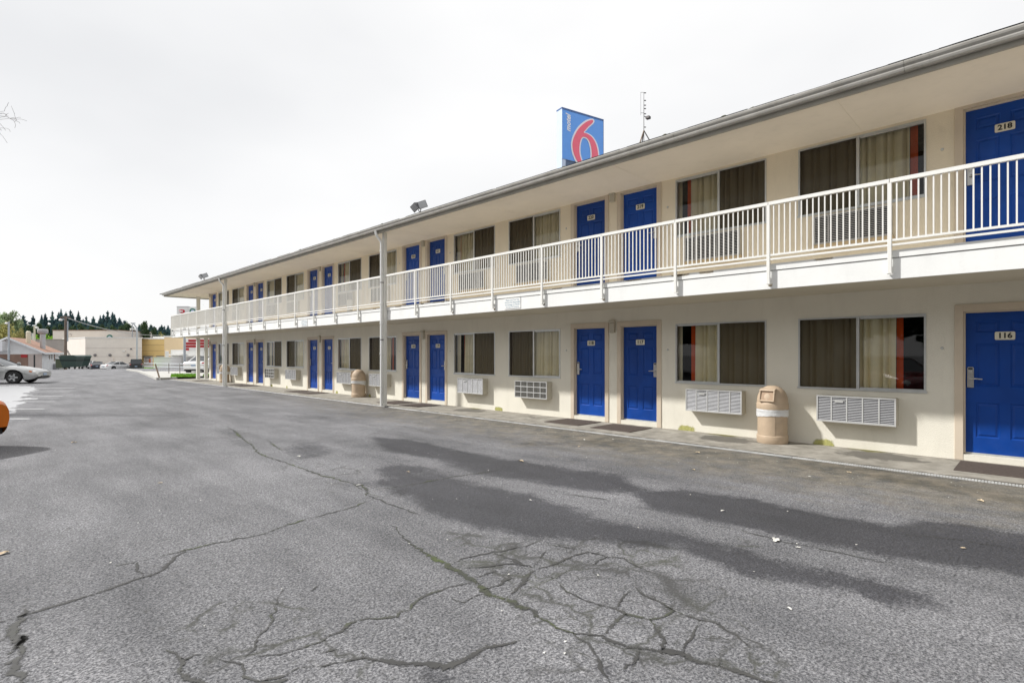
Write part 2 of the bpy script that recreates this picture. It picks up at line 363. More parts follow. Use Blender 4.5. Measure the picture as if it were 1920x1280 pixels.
# ------------------------------------------------------------------ mesh builder
ORG = {}   # world origin of every object built
class MB:
    def __init__(s): s.v = []; s.f = []; s.mi = []; s.uv = []; s.cur = 0; s.smooth = []; s.sm = False
    def face(s, pts, uv=None):
        i = len(s.v); s.v += [tuple(p) for p in pts]; s.f.append(tuple(range(i, i+len(pts)))); s.mi.append(s.cur); s.uv.append(uv); s.smooth.append(s.sm)
    def raw(s, verts, faces):
        i = len(s.v); s.v += [tuple(p) for p in verts]
        for f in faces: s.f.append(tuple(i+k for k in f)); s.mi.append(s.cur); s.uv.append(None); s.smooth.append(s.sm)
    def box(s, x0, x1, y0, y1, z0, z1, M=None):
        vs = [Vector((x, y, z)) for z in (z0, z1) for y in (y0, y1) for x in (x0, x1)]
        if M is not None: vs = [M @ v for v in vs]
        s.raw(vs, [(0, 2, 3, 1), (4, 5, 7, 6), (0, 1, 5, 4), (2, 6, 7, 3), (0, 4, 6, 2), (1, 3, 7, 5)])
    def prism(s, prof, y0, y1, axis='y', M=None):
        """closed 2-D profile extruded; axis y: prof=(x,z); axis x: prof=(y,z); axis z: prof=(x,y)"""
        def mk(a, b, t):
            v = Vector((a, t, b)) if axis == 'y' else Vector((t, a, b)) if axis == 'x' else Vector((a, b, t))
            return M @ v if M is not None else v
        n = len(prof)
        vs = [mk(a, b, y0) for a, b in prof] + [mk(a, b, y1) for a, b in prof]
        fs = [(i, (i+1) % n, n+(i+1) % n, n+i) for i in range(n)] + [tuple(range(n))[::-1], tuple(range(n, 2*n))]
        s.raw(vs, fs)
    def tube(s, pts, r, n=8, caps=True):
        pts = [Vector(p) for p in pts]; rs = r if isinstance(r, (list, tuple)) else [r]*len(pts)
        rings = []; up = Vector((0, 0, 1))
        for i, p in enumerate(pts):
            d = (pts[min(i+1, len(pts)-1)] - pts[max(i-1, 0)]).normalized()
            u = d.cross(up if abs(d.z) < .95 else Vector((1, 0, 0))).normalized(); w = d.cross(u)
            rings.append([p + (u*math.cos(2*PI*k/n) + w*math.sin(2*PI*k/n))*rs[i] for k in range(n)])
        vs = [v for r_ in rings for v in r_]
        fs = [(i*n+k, i*n+(k+1) % n, (i+1)*n+(k+1) % n, (i+1)*n+k) for i in range(len(pts)-1) for k in range(n)]
        if caps: fs += [tuple(range(n))[::-1], tuple((len(pts)-1)*n+k for k in range(n))]
        s.raw(vs, fs)
    def lathe(s, prof, c=(0, 0, 0), n=28, M=None, a0=0, a1=2*PI):
        c = Vector(c); full = abs(a1-a0-2*PI) < 1e-6; m = n if full else n+1
        vs = []
        for r, z in prof:
            for k in range(m):
                a = a0 + (a1-a0)*k/n
                v = Vector((r*math.cos(a), r*math.sin(a), z))
                vs.append((M @ v if M is not None else v) + c)
        fs = []
        for i in range(len(prof)-1):
            for k in range(n):
                k2 = (k+1) % m
                fs.append((i*m+k, i*m+k2, (i+1)*m+k2, (i+1)*m+k))
        s.raw(vs, fs)
    def build(s, name, mat, parent=None, origin=None, smooth=False, bevel=0, label=None, kind=None):
        porg = ORG[parent] if parent is not None else Vector((0, 0, 0))
        org = Vector(origin) if origin is not None else porg
        me = bpy.data.meshes.new(name)
        me.from_pydata([tuple(Vector(v) - org) for v in s.v], [], s.f)
        mats = mat if isinstance(mat, (list, tuple)) else [mat]
        for mm in mats: me.materials.append(MATS[mm])
        for i, pl in enumerate(me.polygons):
            pl.material_index = s.mi[i]
            pl.use_smooth = smooth or s.smooth[i]
        if any(u is not None for u in s.uv):
            ul = me.uv_layers.new(name='UVMap')
            for i, pl in enumerate(me.polygons):
                if s.uv[i]:
                    for j, li in enumerate(pl.loop_indices): ul.data[li].uv = s.uv[i][j]
        me.update()
        o = bpy.data.objects.new(name, me); COL.objects.link(o)
        if parent is not None: o.parent = parent
        o.location = org - porg
        ORG[o] = org
        if smooth:
            try: me.set_sharp_from_angle(angle=math.radians(42))
            except Exception: pass
        if bevel:
            b = o.modifiers.new('bevel', 'BEVEL'); b.width = bevel; b.segments = 2; b.limit_method = 'ANGLE'; b.angle_limit = math.radians(40)
        if label: o['label'] = label
        if kind: o['kind'] = kind
        return o
def weld(o, d=1e-4):
    import bmesh
    bm = bmesh.new(); bm.from_mesh(o.data); bmesh.ops.remove_doubles(bm, verts=bm.verts, dist=d)
    bmesh.ops.recalc_face_normals(bm, faces=bm.faces); bm.to_mesh(o.data); bm.free()
def tag(o, label, cat, group=None):
    o['label'] = label; o['category'] = cat
    if group: o['group'] = group
    return o
def empty(name, loc, label, cat, group=None, rz=0):
    o = bpy.data.objects.new(name, None); COL.objects.link(o); o.location = loc
    o.rotation_euler = (0, 0, rz); ORG[o] = Vector(loc); o.empty_display_size = .2
    return tag(o, label, cat, group)
def local_root(name, loc, rz, label, cat, group=None):
    """root at loc, parts are built in the root's own axes (origin 0)"""
    o = empty(name, loc, label, cat, group, rz); ORG[o] = Vector((0, 0, 0)); return o
def children(o): return [c for c in bpy.data.objects if c.parent == o]
CH = {}
def copy_tree(o, parent=None, kids=None):
    c = o.copy(); COL.objects.link(c); ORG[c] = ORG.get(o, Vector())
    if parent is not None: c.parent = parent
    for ch in children(o): copy_tree(ch, c)
    return c
def text_mesh(txt, size, bold=0.0, shear=0.0, align='CENTER'):
    cu = bpy.data.curves.new('t', 'FONT'); cu.body = txt; cu.size = size; cu.align_x = align; cu.align_y = 'CENTER'
    cu.offset = bold; cu.shear = shear; cu.resolution_u = 3
    ob = bpy.data.objects.new('t', cu); COL.objects.link(ob)
    bpy.context.view_layer.update()
    me = bpy.data.meshes.new_from_object(ob.evaluated_get(bpy.context.evaluated_depsgraph_get()))
    vs = [v.co.copy() for v in me.vertices]; fs = [tuple(p.vertices) for p in me.polygons]
    bpy.data.objects.remove(ob); bpy.data.curves.remove(cu); bpy.data.meshes.remove(me)
    return vs, fs

# ------------------------------------------------------------------ numpy mask helpers
def to_ground(px): return np.array([[G(x, y).x, G(x, y).y] for x, y in px])
def seg_dist(pts, a, b):
    ab = b-a; t = np.clip(((pts-a) @ ab)/max(ab @ ab, 1e-9), 0, 1)
    return np.linalg.norm(pts - (a + t[:, None]*ab), axis=1)
def poly_sd(pts, poly):
    d = np.full(len(pts), 1e9); ins = np.zeros(len(pts), bool)
    n = len(poly)
    for i in range(n):
        a, b = poly[i], poly[(i+1) % n]
        d = np.minimum(d, seg_dist(pts, a, b))
        c = ((a[1] > pts[:, 1]) != (b[1] > pts[:, 1]))
        with np.errstate(divide='ignore', invalid='ignore'):
            xi = (b[0]-a[0])*(pts[:, 1]-a[1])/(b[1]-a[1]+1e-12) + a[0]
        ins ^= c & (pts[:, 0] < xi)
    return np.where(ins, d, -d)
def sstep(x, a, b):
    t = np.clip((x-a)/(b-a), 0, 1); return t*t*(3-2*t)

# ------------------------------------------------------------------ ground sheet
def ground_h(x, y):
    return -1.05*sstep(np.asarray(y, float), 66, 108)
xs = np.concatenate([[-900, -400, -150, -60, -30, -15, -9], np.arange(-6, 8.61, .12), [8.8, 12, 20, 40, 80, 150, 400, 900]])
ys = np.concatenate([[-300, -80, -30, -10, -4, -1], np.arange(0, 14, .1), np.arange(14, 26, .18), np.arange(26, 48, .4), np.arange(48, 66, 3), np.arange(66, 110, 4), [120, 160, 220, 300, 500, 1000]])
X, Y = np.meshgrid(xs, ys); pts = np.stack([X.ravel(), Y.ravel()], 1)
wet_polys = [
    ([(690, 818), (760, 822), (860, 842), (940, 858), (1010, 868), (1090, 880), (1180, 888), (1180, 900), (1240, 925), (1130, 925), (1040, 912), (960, 900), (880, 888), (800, 860), (720, 845)], .12, .95),
    ([(1180, 925), (1280, 916), (1400, 932), (1560, 966), (1670, 986), (1715, 975), (1800, 980), (1990, 1010), (2060, 1110), (1900, 1075), (1760, 1058), (1620, 1038), (1480, 1008), (1300, 972), (1220, 955)], .10, 1.05),
    ([(690, 905), (760, 890), (850, 897), (1000, 927), (1100, 962), (1200, 987), (1290, 1000), (1450, 1043), (1560, 1064), (1700, 1104), (1790, 1135), (1680, 1137), (1590, 1112), (1450, 1092), (1380, 1072), (1280, 1035), (1150, 1022), (1050, 1012), (980, 1006), (900, 992), (820, 975), (770, 940)], .12, .98),
    ([(690, 880), (740, 868), (800, 874), (860, 893), (800, 903), (720, 898)], .12, .85),
    ([(520, 845), (560, 825), (600, 826), (640, 845), (615, 860), (560, 862)], .2, .72),
    ([(400, 800), (440, 795), (470, 820), (480, 850), (440, 838), (410, 815)], .2, .62),
    ([(640, 850), (680, 848), (690, 860), (650, 862)], .2, .6),
    ([(600, 900), (700, 890), (720, 915), (640, 920)], .15, .45),
    ([(1800, 1140), (2000, 1130), (2000, 1200), (1860, 1180)], .1, .5),
    ([(1690, 1215), (1800, 1225), (1820, 1245), (1720, 1240)], .06, .62),
    ([(370, 1120), (395, 1118), (415, 1150), (390, 1165)], .05, .62),
    ([(1500, 835), (1560, 846), (1620, 868), (1900, 925), (2000, 960), (1900, 945), (1600, 895), (1450, 870)], .15, .6),
    ([(1120, 822), (1200, 830), (1180, 845), (1080, 838), (960, 836), (970, 828)], .15, .6),
    ([(220, 836), (260, 828), (275, 838), (230, 848)], .3, .5), ([(130, 845), (200, 836), (210, 846), (140, 850)], .3, .42),
    ([(250, 748), (330, 750), (320, 770), (260, 765)], .6, .4), ([(280, 790), (330, 795), (330, 805)], .5, .4),
    ([(100, 722), (200, 730), (300, 735), (230, 745), (120, 732)], 1.2, .35),
    ([(775, 1270), (800, 1250), (830, 1248), (870, 1262), (900, 1290), (780, 1290)], .05, .75),
    ([(1125, 1255), (1145, 1240), (1165, 1260), (1150, 1300), (1120, 1290)], .035, .8),
    ([(15, 1165), (60, 1140), (55, 1160), (30, 1195)], .03, .8),
]
wet = np.zeros(len(pts))
for poly, soft, amt in wet_polys:
    sd = poly_sd(pts, to_ground(poly)); wet = np.maximum(wet, amt*.95*sstep(sd, -soft*1.7, soft*1.7))
wet = np.maximum(wet, .20*(pts[:, 0] > 4)*(pts[:, 1] < 14) + .10)
craz = np.zeros(len(pts))
for poly, amt in (([(820, 1000), (1250, 1000), (1450, 1180), (1500, 1290), (1060, 1290), (900, 1110)], .78), ([(260, 1085), (640, 1130), (780, 1290), (260, 1290)], .66), ([(440, 800), (700, 870), (820, 960), (640, 950), (480, 860)], .45), ([(1000, 950), (1400, 1000), (1700, 1120), (1400, 1110), (1150, 1030)], .25), ([(0, 1130), (60, 1130), (60, 1290), (0, 1290)], .6), ([(60, 960), (620, 960), (420, 1060), (60, 1140)], .25)):
    craz = np.maximum(craz, amt*sstep(poly_sd(pts, to_ground(poly)), -.3, .3))
edge = 8.56 - pts[:, 0]
near = (pts[:, 1] < 40)
grime = np.clip(1.15 - np.abs(edge)/2.6, 0, 1)*(edge > -.5)*near*np.clip(1.15 - pts[:, 1]/26, .15, 1)
pud = np.zeros(len(pts))
for poly, soft in (([(-60, 721), (58, 724), (64, 733), (46, 744), (50, 754), (26, 764), (8, 774), (-80, 790)], .5),):
    pud = np.maximum(pud, sstep(poly_sd(pts, to_ground(poly)), -soft*2.4, soft*2.4)*.95)
me = bpy.data.meshes.new('ground')
nx, ny = len(xs), len(ys)
Z = ground_h(pts[:, 0], pts[:, 1])
faces = [(j*nx+i, j*nx+i+1, (j+1)*nx+i+1, (j+1)*nx+i) for j in range(ny-1) for i in range(nx-1)]
me.from_pydata(np.column_stack([pts, Z]).tolist(), [], faces)
ca = me.color_attributes.new('mask', 'FLOAT_COLOR', 'POINT')
ca.data.foreach_set('color', np.column_stack([wet, grime, pud, craz]).ravel().astype(np.float32))
me.materials.append(MATS['asphalt'])
ground = bpy.data.objects.new('ground', me); COL.objects.link(ground); ground['kind'] = 'structure'; ORG[ground] = Vector()

# cracks: ragged strips lying 4 mm above the asphalt
def crack_strip(mb, pxs, w, jit=.35, taper=True):
    P0 = [G(x, y, .004) for x, y in pxs]
    pts2 = []
    for i in range(len(P0)-1):                     # subdivide and wander
        a, b = P0[i], P0[i+1]; L = (b-a).length; n = max(2, int(L/.05))
        d = (b-a).normalized(); nrm = Vector((-d.y, d.x, 0))
        for k in range(n):
            t = k/n; pts2.append(a.lerp(b, t) + nrm*random.gauss(0, min(.012, L*.06) if k else .002))
    pts2.append(P0[-1])
    n = len(pts2); acc = 0; prev = None
    wl = 1.0
    for i, p in enumerate(pts2):
        d = (pts2[min(i+1, n-1)] - pts2[max(i-1, 0)]); d.normalize(); nr = Vector((-d.y, d.x, 0))
        wl += random.gauss(0, jit*.35); wl = min(1.7, max(.55, wl))
        tp = min(1, .25 + 3*i/n, .25 + 3*(n-1-i)/n) if taper else 1
        ww = w*wl*tp; cur = (p + nr*ww, p - nr*ww, acc)
        if prev: mb.face([prev[0], prev[1], cur[1], cur[0]], [(prev[2], 0), (prev[2], 1), (cur[2], 1), (cur[2], 0)])
        prev = cur; acc += .05
cd, cm = MB(), MB()
for pxs, w in [
    ([(1075, 1186), (1130, 1190), (1175, 1212), (1220, 1216), (1270, 1222), (1330, 1245), (1400, 1262), (1460, 1282)], .028),
    ([(1075, 1186), (1110, 1215), (1125, 1240), (1132, 1262), (1145, 1290)], .024),
    ([(885, 1090), (840, 1100), (800, 1115), (745, 1155), (690, 1158), (655, 1168), (640, 1183), (580, 1208), (527, 1225), (480, 1228)], .013),
    ([(347, 1030), (320, 1053), (295, 1073), (270, 1080), (217, 1098), (160, 1117), (110, 1133), (60, 1147), (0, 1165), (-40, 1172)], .018),
    ([(260, 1052), (257, 1064), (267, 1080)], .014),
    ([(50, 1140), (42, 1160), (22, 1185), (35, 1200), (15, 1225)], .030), ([(42, 1190), (45, 1215), (28, 1250), (34, 1285)], .028),
    ([(530, 1105), (514, 1138), (506, 1168), (485, 1190), (477, 1215), (460, 1228)], .018),
    ([(310, 1218), (340, 1233), (343, 1262), (365, 1276), (410, 1285)], .022), ([(340, 1233), (375, 1226)], .022),
    ([(390, 1228), (420, 1238), (455, 1244), (460, 1258), (455, 1267), (485, 1275), (530, 1266), (560, 1250), (590, 1248)], .015),
    ([(485, 1275), (500, 1283), (540, 1272)], .022),
    ([(640, 1240), (680, 1232), (740, 1241), (800, 1242), (830, 1250), (870, 1235), (905, 1215), (975, 1199)], .020),
    ([(590, 1248), (640, 1240)], .010),
    ([(845, 1053), (890, 1042), (925, 1033), (985, 1023), (1010, 1014), (1032, 1008)], .012),
    ([(925, 1033), (960, 1047), (995, 1060), (1000, 1070), (985, 1085), (960, 1110), (945, 1122)], .015),
    ([(1000, 1068), (1030, 1060), (1060, 1047), (1100, 1035), (1140, 1041)], .019), ([(1000, 1060), (1012, 1045), (1030, 1030)], .014),
    ([(1020, 1020), (1050, 1022), (1090, 1030), (1140, 1044), (1170, 1046), (1190, 1058), (1240, 1078)], .016),
    ([(1140, 1042), (1110, 1058)], .012), ([(890, 1082), (930, 1070), (960, 1072), (985, 1074)], .013),
    ([(905, 1105), (940, 1095), (955, 1076)], .018), ([(870, 1065), (905, 1062), (950, 1056), (990, 1060)], .010),
    ([(1010, 1070), (1025, 1080), (1042, 1084), (1062, 1070)], .008), ([(1040, 1085), (1062, 1108), (1090, 1122), (1110, 1130)], .008),
    ([(1070, 1110), (1110, 1128), (1155, 1140), (1175, 1150), (1220, 1160), (1245, 1155), (1262, 1145), (1245, 1132), (1210, 1115), (1185, 1095)], .016),
    ([(1175, 1150), (1148, 1172), (1132, 1188)], .018), ([(1220, 1160), (1232, 1180), (1245, 1200), (1240, 1218)], .018),
    ([(1245, 1133), (1280, 1150), (1310, 1160), (1350, 1170), (1380, 1190), (1415, 1220)], .014),
    ([(1310, 1168), (1300, 1190), (1285, 1205), (1282, 1222)], .013), ([(1155, 1140), (1165, 1122), (1190, 1105)], .009),
    ([(1200, 1220), (1190, 1240), (1165, 1255)], .016), ([(1345, 1250), (1350, 1235), (1340, 1228)], .012),
    ([(1290, 978), (1340, 985), (1400, 997), (1480, 1017), (1600, 1041), (1680, 1056), (1750, 1072)], .010),
    ([(845, 1118), (870, 1128), (905, 1112)], .008), ([(682, 1228), (680, 1218)], .008), ([(600, 1222), (640, 1216)], .010),
    ([(575, 1110), (600, 1095)], .008), ([(1060, 925), (1100, 930), (1160, 940)], .008),
    ([(660, 905), (700, 912), (750, 918), (760, 925), (730, 932)], .010), ([(690, 928), (740, 948), (790, 966)], .020),
    ([(880, 768), (690, 815)], .010), ([(1690, 1000), (1790, 1010), (1910, 1030)], .009),
]: crack_strip(cd, pxs, w*1.75)
for pxs, w in [
    ([(735, 985), (755, 1003), (768, 1018), (800, 1037), (830, 1052), (865, 1075), (885, 1085), (912, 1108), (945, 1122), (985, 1140), (1030, 1165), (1065, 1182), (1080, 1188)], .024),
    ([(710, 930), (660, 950), (605, 965), (570, 974), (533, 985), (500, 998), (460, 1008), (400, 1018), (347, 1030), (300, 1042), (260, 1052), (217, 1060)], .014),
    ([(425, 800), (440, 808), (450, 818), (475, 836), (485, 850), (520, 862), (555, 874), (600, 890), (660, 905), (690, 925), (712, 930)], .030),
    ([(690, 925), (705, 918), (760, 910), (830, 897), (890, 888), (940, 880)], .014),
    ([(500, 823), (515, 835), (530, 845)], .022),
    ([(680, 908), (688, 920), (686, 928)], .022),
]: crack_strip(cm, pxs, w*1.75)
cd.build('crack', 'crack_dark', ground); cm.build('mossy_crack', 'crack_moss', ground)

# stall lines (angled parking)
ln = MB()
dirv = Vector((math.sin(math.radians(315.3)), math.cos(math.radians(315.3)), 0)); nrm = Vector((dirv.y, -dirv.x, 0))
for i in range(6):
    e = Vector((1.03 + .475*i, 17.1 + 2.83*i, .004)); a = e + dirv*5.0
    ln.face([e + nrm*.05, a + nrm*.05, a - nrm*.05, e - nrm*.05])
ln.build('parking_line', 'line_white')['kind'] = 'structure'

# ------------------------------------------------------------------ walk along the motel
WX0, WX1, WY0, WY1, WZ = 8.58, 9.97, -7.0, 37.6, .03
wxs = np.arange(WX0, 13.2, .116); wys = np.concatenate([np.arange(WY0, 14, .12), np.arange(14, WY1+.01, .3)])
wx2 = np.append(wxs[wxs < WX1], WX1)
Xw, Yw = np.meshgrid(wx2, wys); wp = np.stack([Xw.ravel(), Yw.ravel()], 1)
wwet = np.zeros(len(wp)); wg = np.zeros(len(wp))
MODULE = [(3.25 + 6.98*k) for k in range(5)]
for k, cy in enumerate([2.12, 4.39, 9.09, 11.38, 16.1, 18.35, 23.05, 25.3]):
    # damp drip below each air conditioner
    yy = cy - .15
    d = np.hypot((wp[:, 1]-yy)/.42, (wp[:, 0]-9.9)/.22); wg = np.maximum(wg, np.clip(1.1-d*.8, 0, 1)*(.95 if k in (0, 1, 3) else .5))
    d = np.hypot((wp[:, 1]-(yy-.25))/.75, (wp[:, 0]-9.45)/.5); wwet = np.maximum(wwet, np.clip(1.25-d, 0, 1)*(.85 if k in (0, 1, 3) else .45))
wwet = np.maximum(wwet, np.clip(1 - (wp[:, 0]-WX0)/.16, 0, 1)*.55)
wm = bpy.data.meshes.new('walkway'); a, b_ = len(wx2), len(wys)
wv = np.column_stack([wp, np.full(len(wp), WZ)]).tolist()
wf = [(j*a+i, j*a+i+1, (j+1)*a+i+1, (j+1)*a+i) for j in range(b_-1) for i in range(a-1)]
i0 = len(wv)
wv += [(WX0, WY0, -.1), (WX0, WY1, -.1)]; wf.append((0, (b_-1)*a, i0+1, i0))
wm.from_pydata(wv, [], wf)
cw = wm.color_attributes.new('mask', 'FLOAT_COLOR', 'POINT')
data = np.zeros((len(wv), 4), np.float32); data[:len(wp), 0] = wwet; data[:len(wp), 1] = wg; data[:, 3] = 1
cw.data.foreach_set('color', data.ravel())
wm.materials.append(MATS['walk_concrete'])
walk = bpy.data.objects.new('walkway', wm); COL.objects.link(walk); walk['kind'] = 'structure'; ORG[walk] = Vector()
ew = MB(); ew.box(9.972, 21, 34.9, WY1, -.1, WZ); ew.build('end_walkway', 'kerb_concrete')['kind'] = 'structure'
# white ribbed edging strip between walk and asphalt
sm = MB(); random.seed(3)
y = WY0
while y < 37.4:
    L = random.uniform(1.8, 3.2); y2 = min(37.5, y+L)
    if y < 12:
        t = y
        while t < y2 - .01:
            t2 = min(t+.03, y2); sm.box(8.527, 8.573, t, t2-.009, .003, .022); t = t2
        sm.box(8.535, 8.565, y, y2-.02, .002, .014)
    else: sm.box(8.527, 8.573, y, y2-.02, .002, .020)
    y = y2
sm.build('edging_strip', 'edging')['kind'] = 'structure'

# ================================================================== MOTEL
DX = 9.95                                   # front wall plane
motel = empty('motel_building', (9.95, 14, 0), 'long two storey cream motel with blue doors, white balcony railing and low roof', 'building')
AX = [-.245 + 6.98*k for k in range(6)]     # door pair axes
WM = MODULE                                 # window pair axes
YS, YE, XB = -7.0, 34.86, 20.5
Z1 = 5.06
def door_spans():
    out = []
    for k, a in enumerate(AX):
        if k > 0: out.append((a-1.075, a-.205, -1))         # handle at the small-y side
        if k < 5: out.append((a+.205, a+1.075, 1))
        if k == 5: pass
    return out
DOORS = door_spans()
WINS = []
for m in WM: WINS += [(m-2.0, m-.26, -1), (m+.26, m+2.0, 1)]
LW, UW, LD, UD = (.965, 2.135), (3.86, 5.0), (.03, 2.135), (2.9, 5.0)
OPEN = [(y0, y1) + LW for y0, y1, _ in WINS] + [(y0, y1) + UW for y0, y1, _ in WINS] + \
       [(y0, y1) + LD for y0, y1, _ in DOORS] + [(y0, y1) + UD for y0, y1, _ in DOORS]
w = MB(); wu = MB(); ZS = 2.7
ye = sorted(set([YS, YE] + [v for o in OPEN for v in o[:2]])); ze = sorted(set([-.1, ZS, Z1] + [v for o in OPEN for v in o[2:]]))
for i in range(len(ye)-1):
    for j in range(len(ze)-1):
        cy, cz = (ye[i]+ye[i+1])/2, (ze[j]+ze[j+1])/2
        if any(o[0] < cy < o[1] and o[2] < cz < o[3] for o in OPEN): continue
        (w if cz < ZS else wu).face([(DX, ye[i], ze[j]), (DX, ye[i], ze[j+1]), (DX, ye[i+1], ze[j+1]), (DX, ye[i+1], ze[j])])
T = DX + .06
for y0, y1, z0, z1 in OPEN:
    w_ = w; w = w if z0 < ZS - .1 and z1 < ZS else wu
    w.face([(DX, y0, z0), (T, y0, z0), (T, y0, z1), (DX, y0, z1)]); w.face([(DX, y1, z0), (DX, y1, z1), (T, y1, z1), (T, y1, z0)])
    w.face([(DX, y0, z1), (T, y0, z1), (T, y1, z1), (DX, y1, z1)]); w.face([(DX, y0, z0), (DX, y1, z0), (T, y1, z0), (T, y0, z0)]); w = w_
# end and back walls, and the inner face of the front wall
w.face([(DX, YE, -.1), (DX, YE, Z1), (XB, YE, Z1), (XB, YE, -.1)]); w.face([(DX, YS, -.1), (XB, YS, -.1), (XB, YS, Z1), (DX, YS, Z1)])
w.face([(XB, YS, -.1), (XB, YE, -.1), (XB, YE, Z1), (XB, YS, Z1)])
w.build('wall', 'stucco', motel); wu.build('upper_wall', 'stucco_tan', motel)
rm = MB(); rm.box(11.2, 11.25, YS+.1, YE-.1, 0, 2.6); rm.box(11.2, 11.25, YS+.1, YE-.1, 2.7, 5.05)
rm.box(DX+.14, 11.2, YS+.1, YE-.1, 2.55, 2.75)
for yy in [-3.7] + [3.25+3.49*k for k in range(9)]: rm.box(DX+.15, 11.2, yy-.05, yy+.05, .04, 5.05)
rm.build('room_shade_backing', 'room_shade', motel)  # backing painted near black so the curtain gaps read as shade

# ---- balcony slab, ceiling, fascia
s = MB(); s.box(8.605, DX-.003, YS, 37.05, 2.523, 2.88); s.box(DX-.003, XB, YE+.003, 37.05, 2.523, 2.88)
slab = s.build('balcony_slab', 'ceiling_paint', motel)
s = MB(); s.box(8.606, DX-.004, YS, 37.04, 2.881, 2.886); s.build('deck_bounce_sheet', 'deck_bounce_paint', motel)  # unseen pale sheet added to bounce sunlight onto soffit and upper wall
s = MB(); s.box(8.56, 8.604, YS, 37.09, 2.52, 2.787); s.box(8.604, XB, 37.05, 37.09, 2.52, 2.787)
s.box(8.547, 8.604, YS, 37.10, 2.801, 2.895); s.box(8.604, XB, 37.05, 37.10, 2.801, 2.895); s.box(8.585, 8.604, YS, 37.06, 2.787, 2.801)
fas = s.build('slab_fascia', 'fascia_white', motel)
random.seed(21)
for k in range(16):
    y = random.choice([random.uniform(1, 13), random.uniform(1, 30)]); L = random.uniform(.15, .6); h = random.uniform(.02, .055); st = MB()
    st.face([(8.544, y, 2.894), (8.544, y+L, 2.894), (8.544, y+L, 2.894-h), (8.544, y, 2.894-h)], [(0, 0), (1, 0), (1, 1), (0, 1)])
    st.build('rust_stain', 'rust_stain', motel)
for k in range(2, 22, 2):
    y = 1.45 + 1.52*k*random.choice([.5, 1]); st = MB(); h = random.uniform(.05, .11)
    st.face([(8.557, y-.05, 2.60), (8.557, y+.04, 2.60), (8.557, y+.04, 2.60-h*.7), (8.557, y-.05, 2.60-h*.7)], [(0, 0), (1, 0), (1, 1), (0, 1)])
    st.build('rust_stain', 'rust_stain', motel)


# ---- roof, soffit, fascia, gutter
ZR = 5.17; XR = 15.2; SL = .25
r = MB()
def roofz(x): return ZR + SL*(x-8.2) if x < XR else ZR + SL*(XR-8.2) - SL*(x-XR)
r.prism([(8.21, ZR+.012), (XR, roofz(XR)+.012), (22.2, ZR+.012), (22.2, ZR-.02), (XR, roofz(XR)-.05), (8.21, ZR-.02)], -8.0, 37.75)
roof = r.build('roof', 'shingle', motel)
# shingle butts and moss lumps along the eave
random.seed(5)
r = MB()
for k in range(150):
    y = random.uniform(-1, 37.6); L = random.uniform(.2, 1.2); h = random.uniform(.006, .016)
    r.box(8.205, 8.40, y, y+L, ZR+.013, ZR+.016+h)
r.build('shingle_edge', 'shingle', roof, kind='stuff')
r = MB()
for k in range(46):
    y = random.uniform(.3, 30) if k > 12 else random.uniform(.3, 9); rr = random.uniform(.018, .05); x = random.uniform(8.23, 8.45)
    sx = random.uniform(.8, 2.2)
    vs = []; n = 7
    for q in range(3):
        for t in range(n):
            a = 2*PI*t/n; e = rr*math.cos(q*PI/6.2)*random.uniform(.75, 1.2)
            vs.append((x+e*math.cos(a), y+e*math.sin(a)*sx, roofz(x)+.012+rr*.9*math.sin(q*PI/6.2)))
    vs.append((x, y, roofz(x)+.012+rr))
    fs = [(q*n+t, q*n+(t+1) % n, (q+1)*n+(t+1) % n, (q+1)*n+t) for q in range(2) for t in range(n)] + [(2*n+t, 2*n+(t+1) % n, 3*n) for t in range(n)]
    r.raw(vs, fs)
r.build('moss', 'moss_green', roof, kind='stuff')
so = MB(); so.box(8.31, DX, YS-.9, 37.6, 5.045, 5.075); so.box(DX, XB+1.2, YE+.003, 37.6, 5.045, 5.075)
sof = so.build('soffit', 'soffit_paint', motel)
for y in np.arange(-1.6, 37, 3.66): j = MB(); j.box(8.33, DX-.02, y-.006, y+.006, 5.040, 5.0455); j.build('joint_strip', 'soffit_paint', sof)
fa = MB(); fa.box(8.275, 8.308, YS-.95, 37.66, 4.985, 5.168); fa.box(8.308, XB+1.5, 37.62, 37.66, 4.985, 5.168)
fa.build('eave_fascia', 'fascia_grey', motel)
# verge end triangle
v = MB(); v.prism([(8.3, 5.08), (XR, roofz(XR)-.06), (22.1, 5.08)], 37.58, 37.615); v.build('gable_panel', 'soffit_paint', motel)
gt = MB()
prof = [(8.274, 5.165), (8.274, 5.052), (8.215, 5.052), (8.196, 5.062), (8.186, 5.085), (8.186, 5.100), (8.164, 5.128), (8.156, 5.150), (8.156, 5.165), (8.168, 5.168), (8.168, 5.158), (8.262, 5.120), (8.262, 5.165)]
ycur = YS-.95
for L in (9.2, 3.1, 6.1, 6.1, 6.1, 6.1, 6.1, 2.85):
    gt.prism(prof, ycur, ycur+L-.004); ycur += L
gut = gt.build('gutter', 'gutter_metal', motel)
for y in np.arange(1.0, 37, 6.1):
    gs = MB(); gs.prism([(a-.002 if a < 8.2 else a, b-.002) for a, b in prof[:9]], y, y+.05)
    gs.build('gutter_joint', 'gutter_metal', gut)

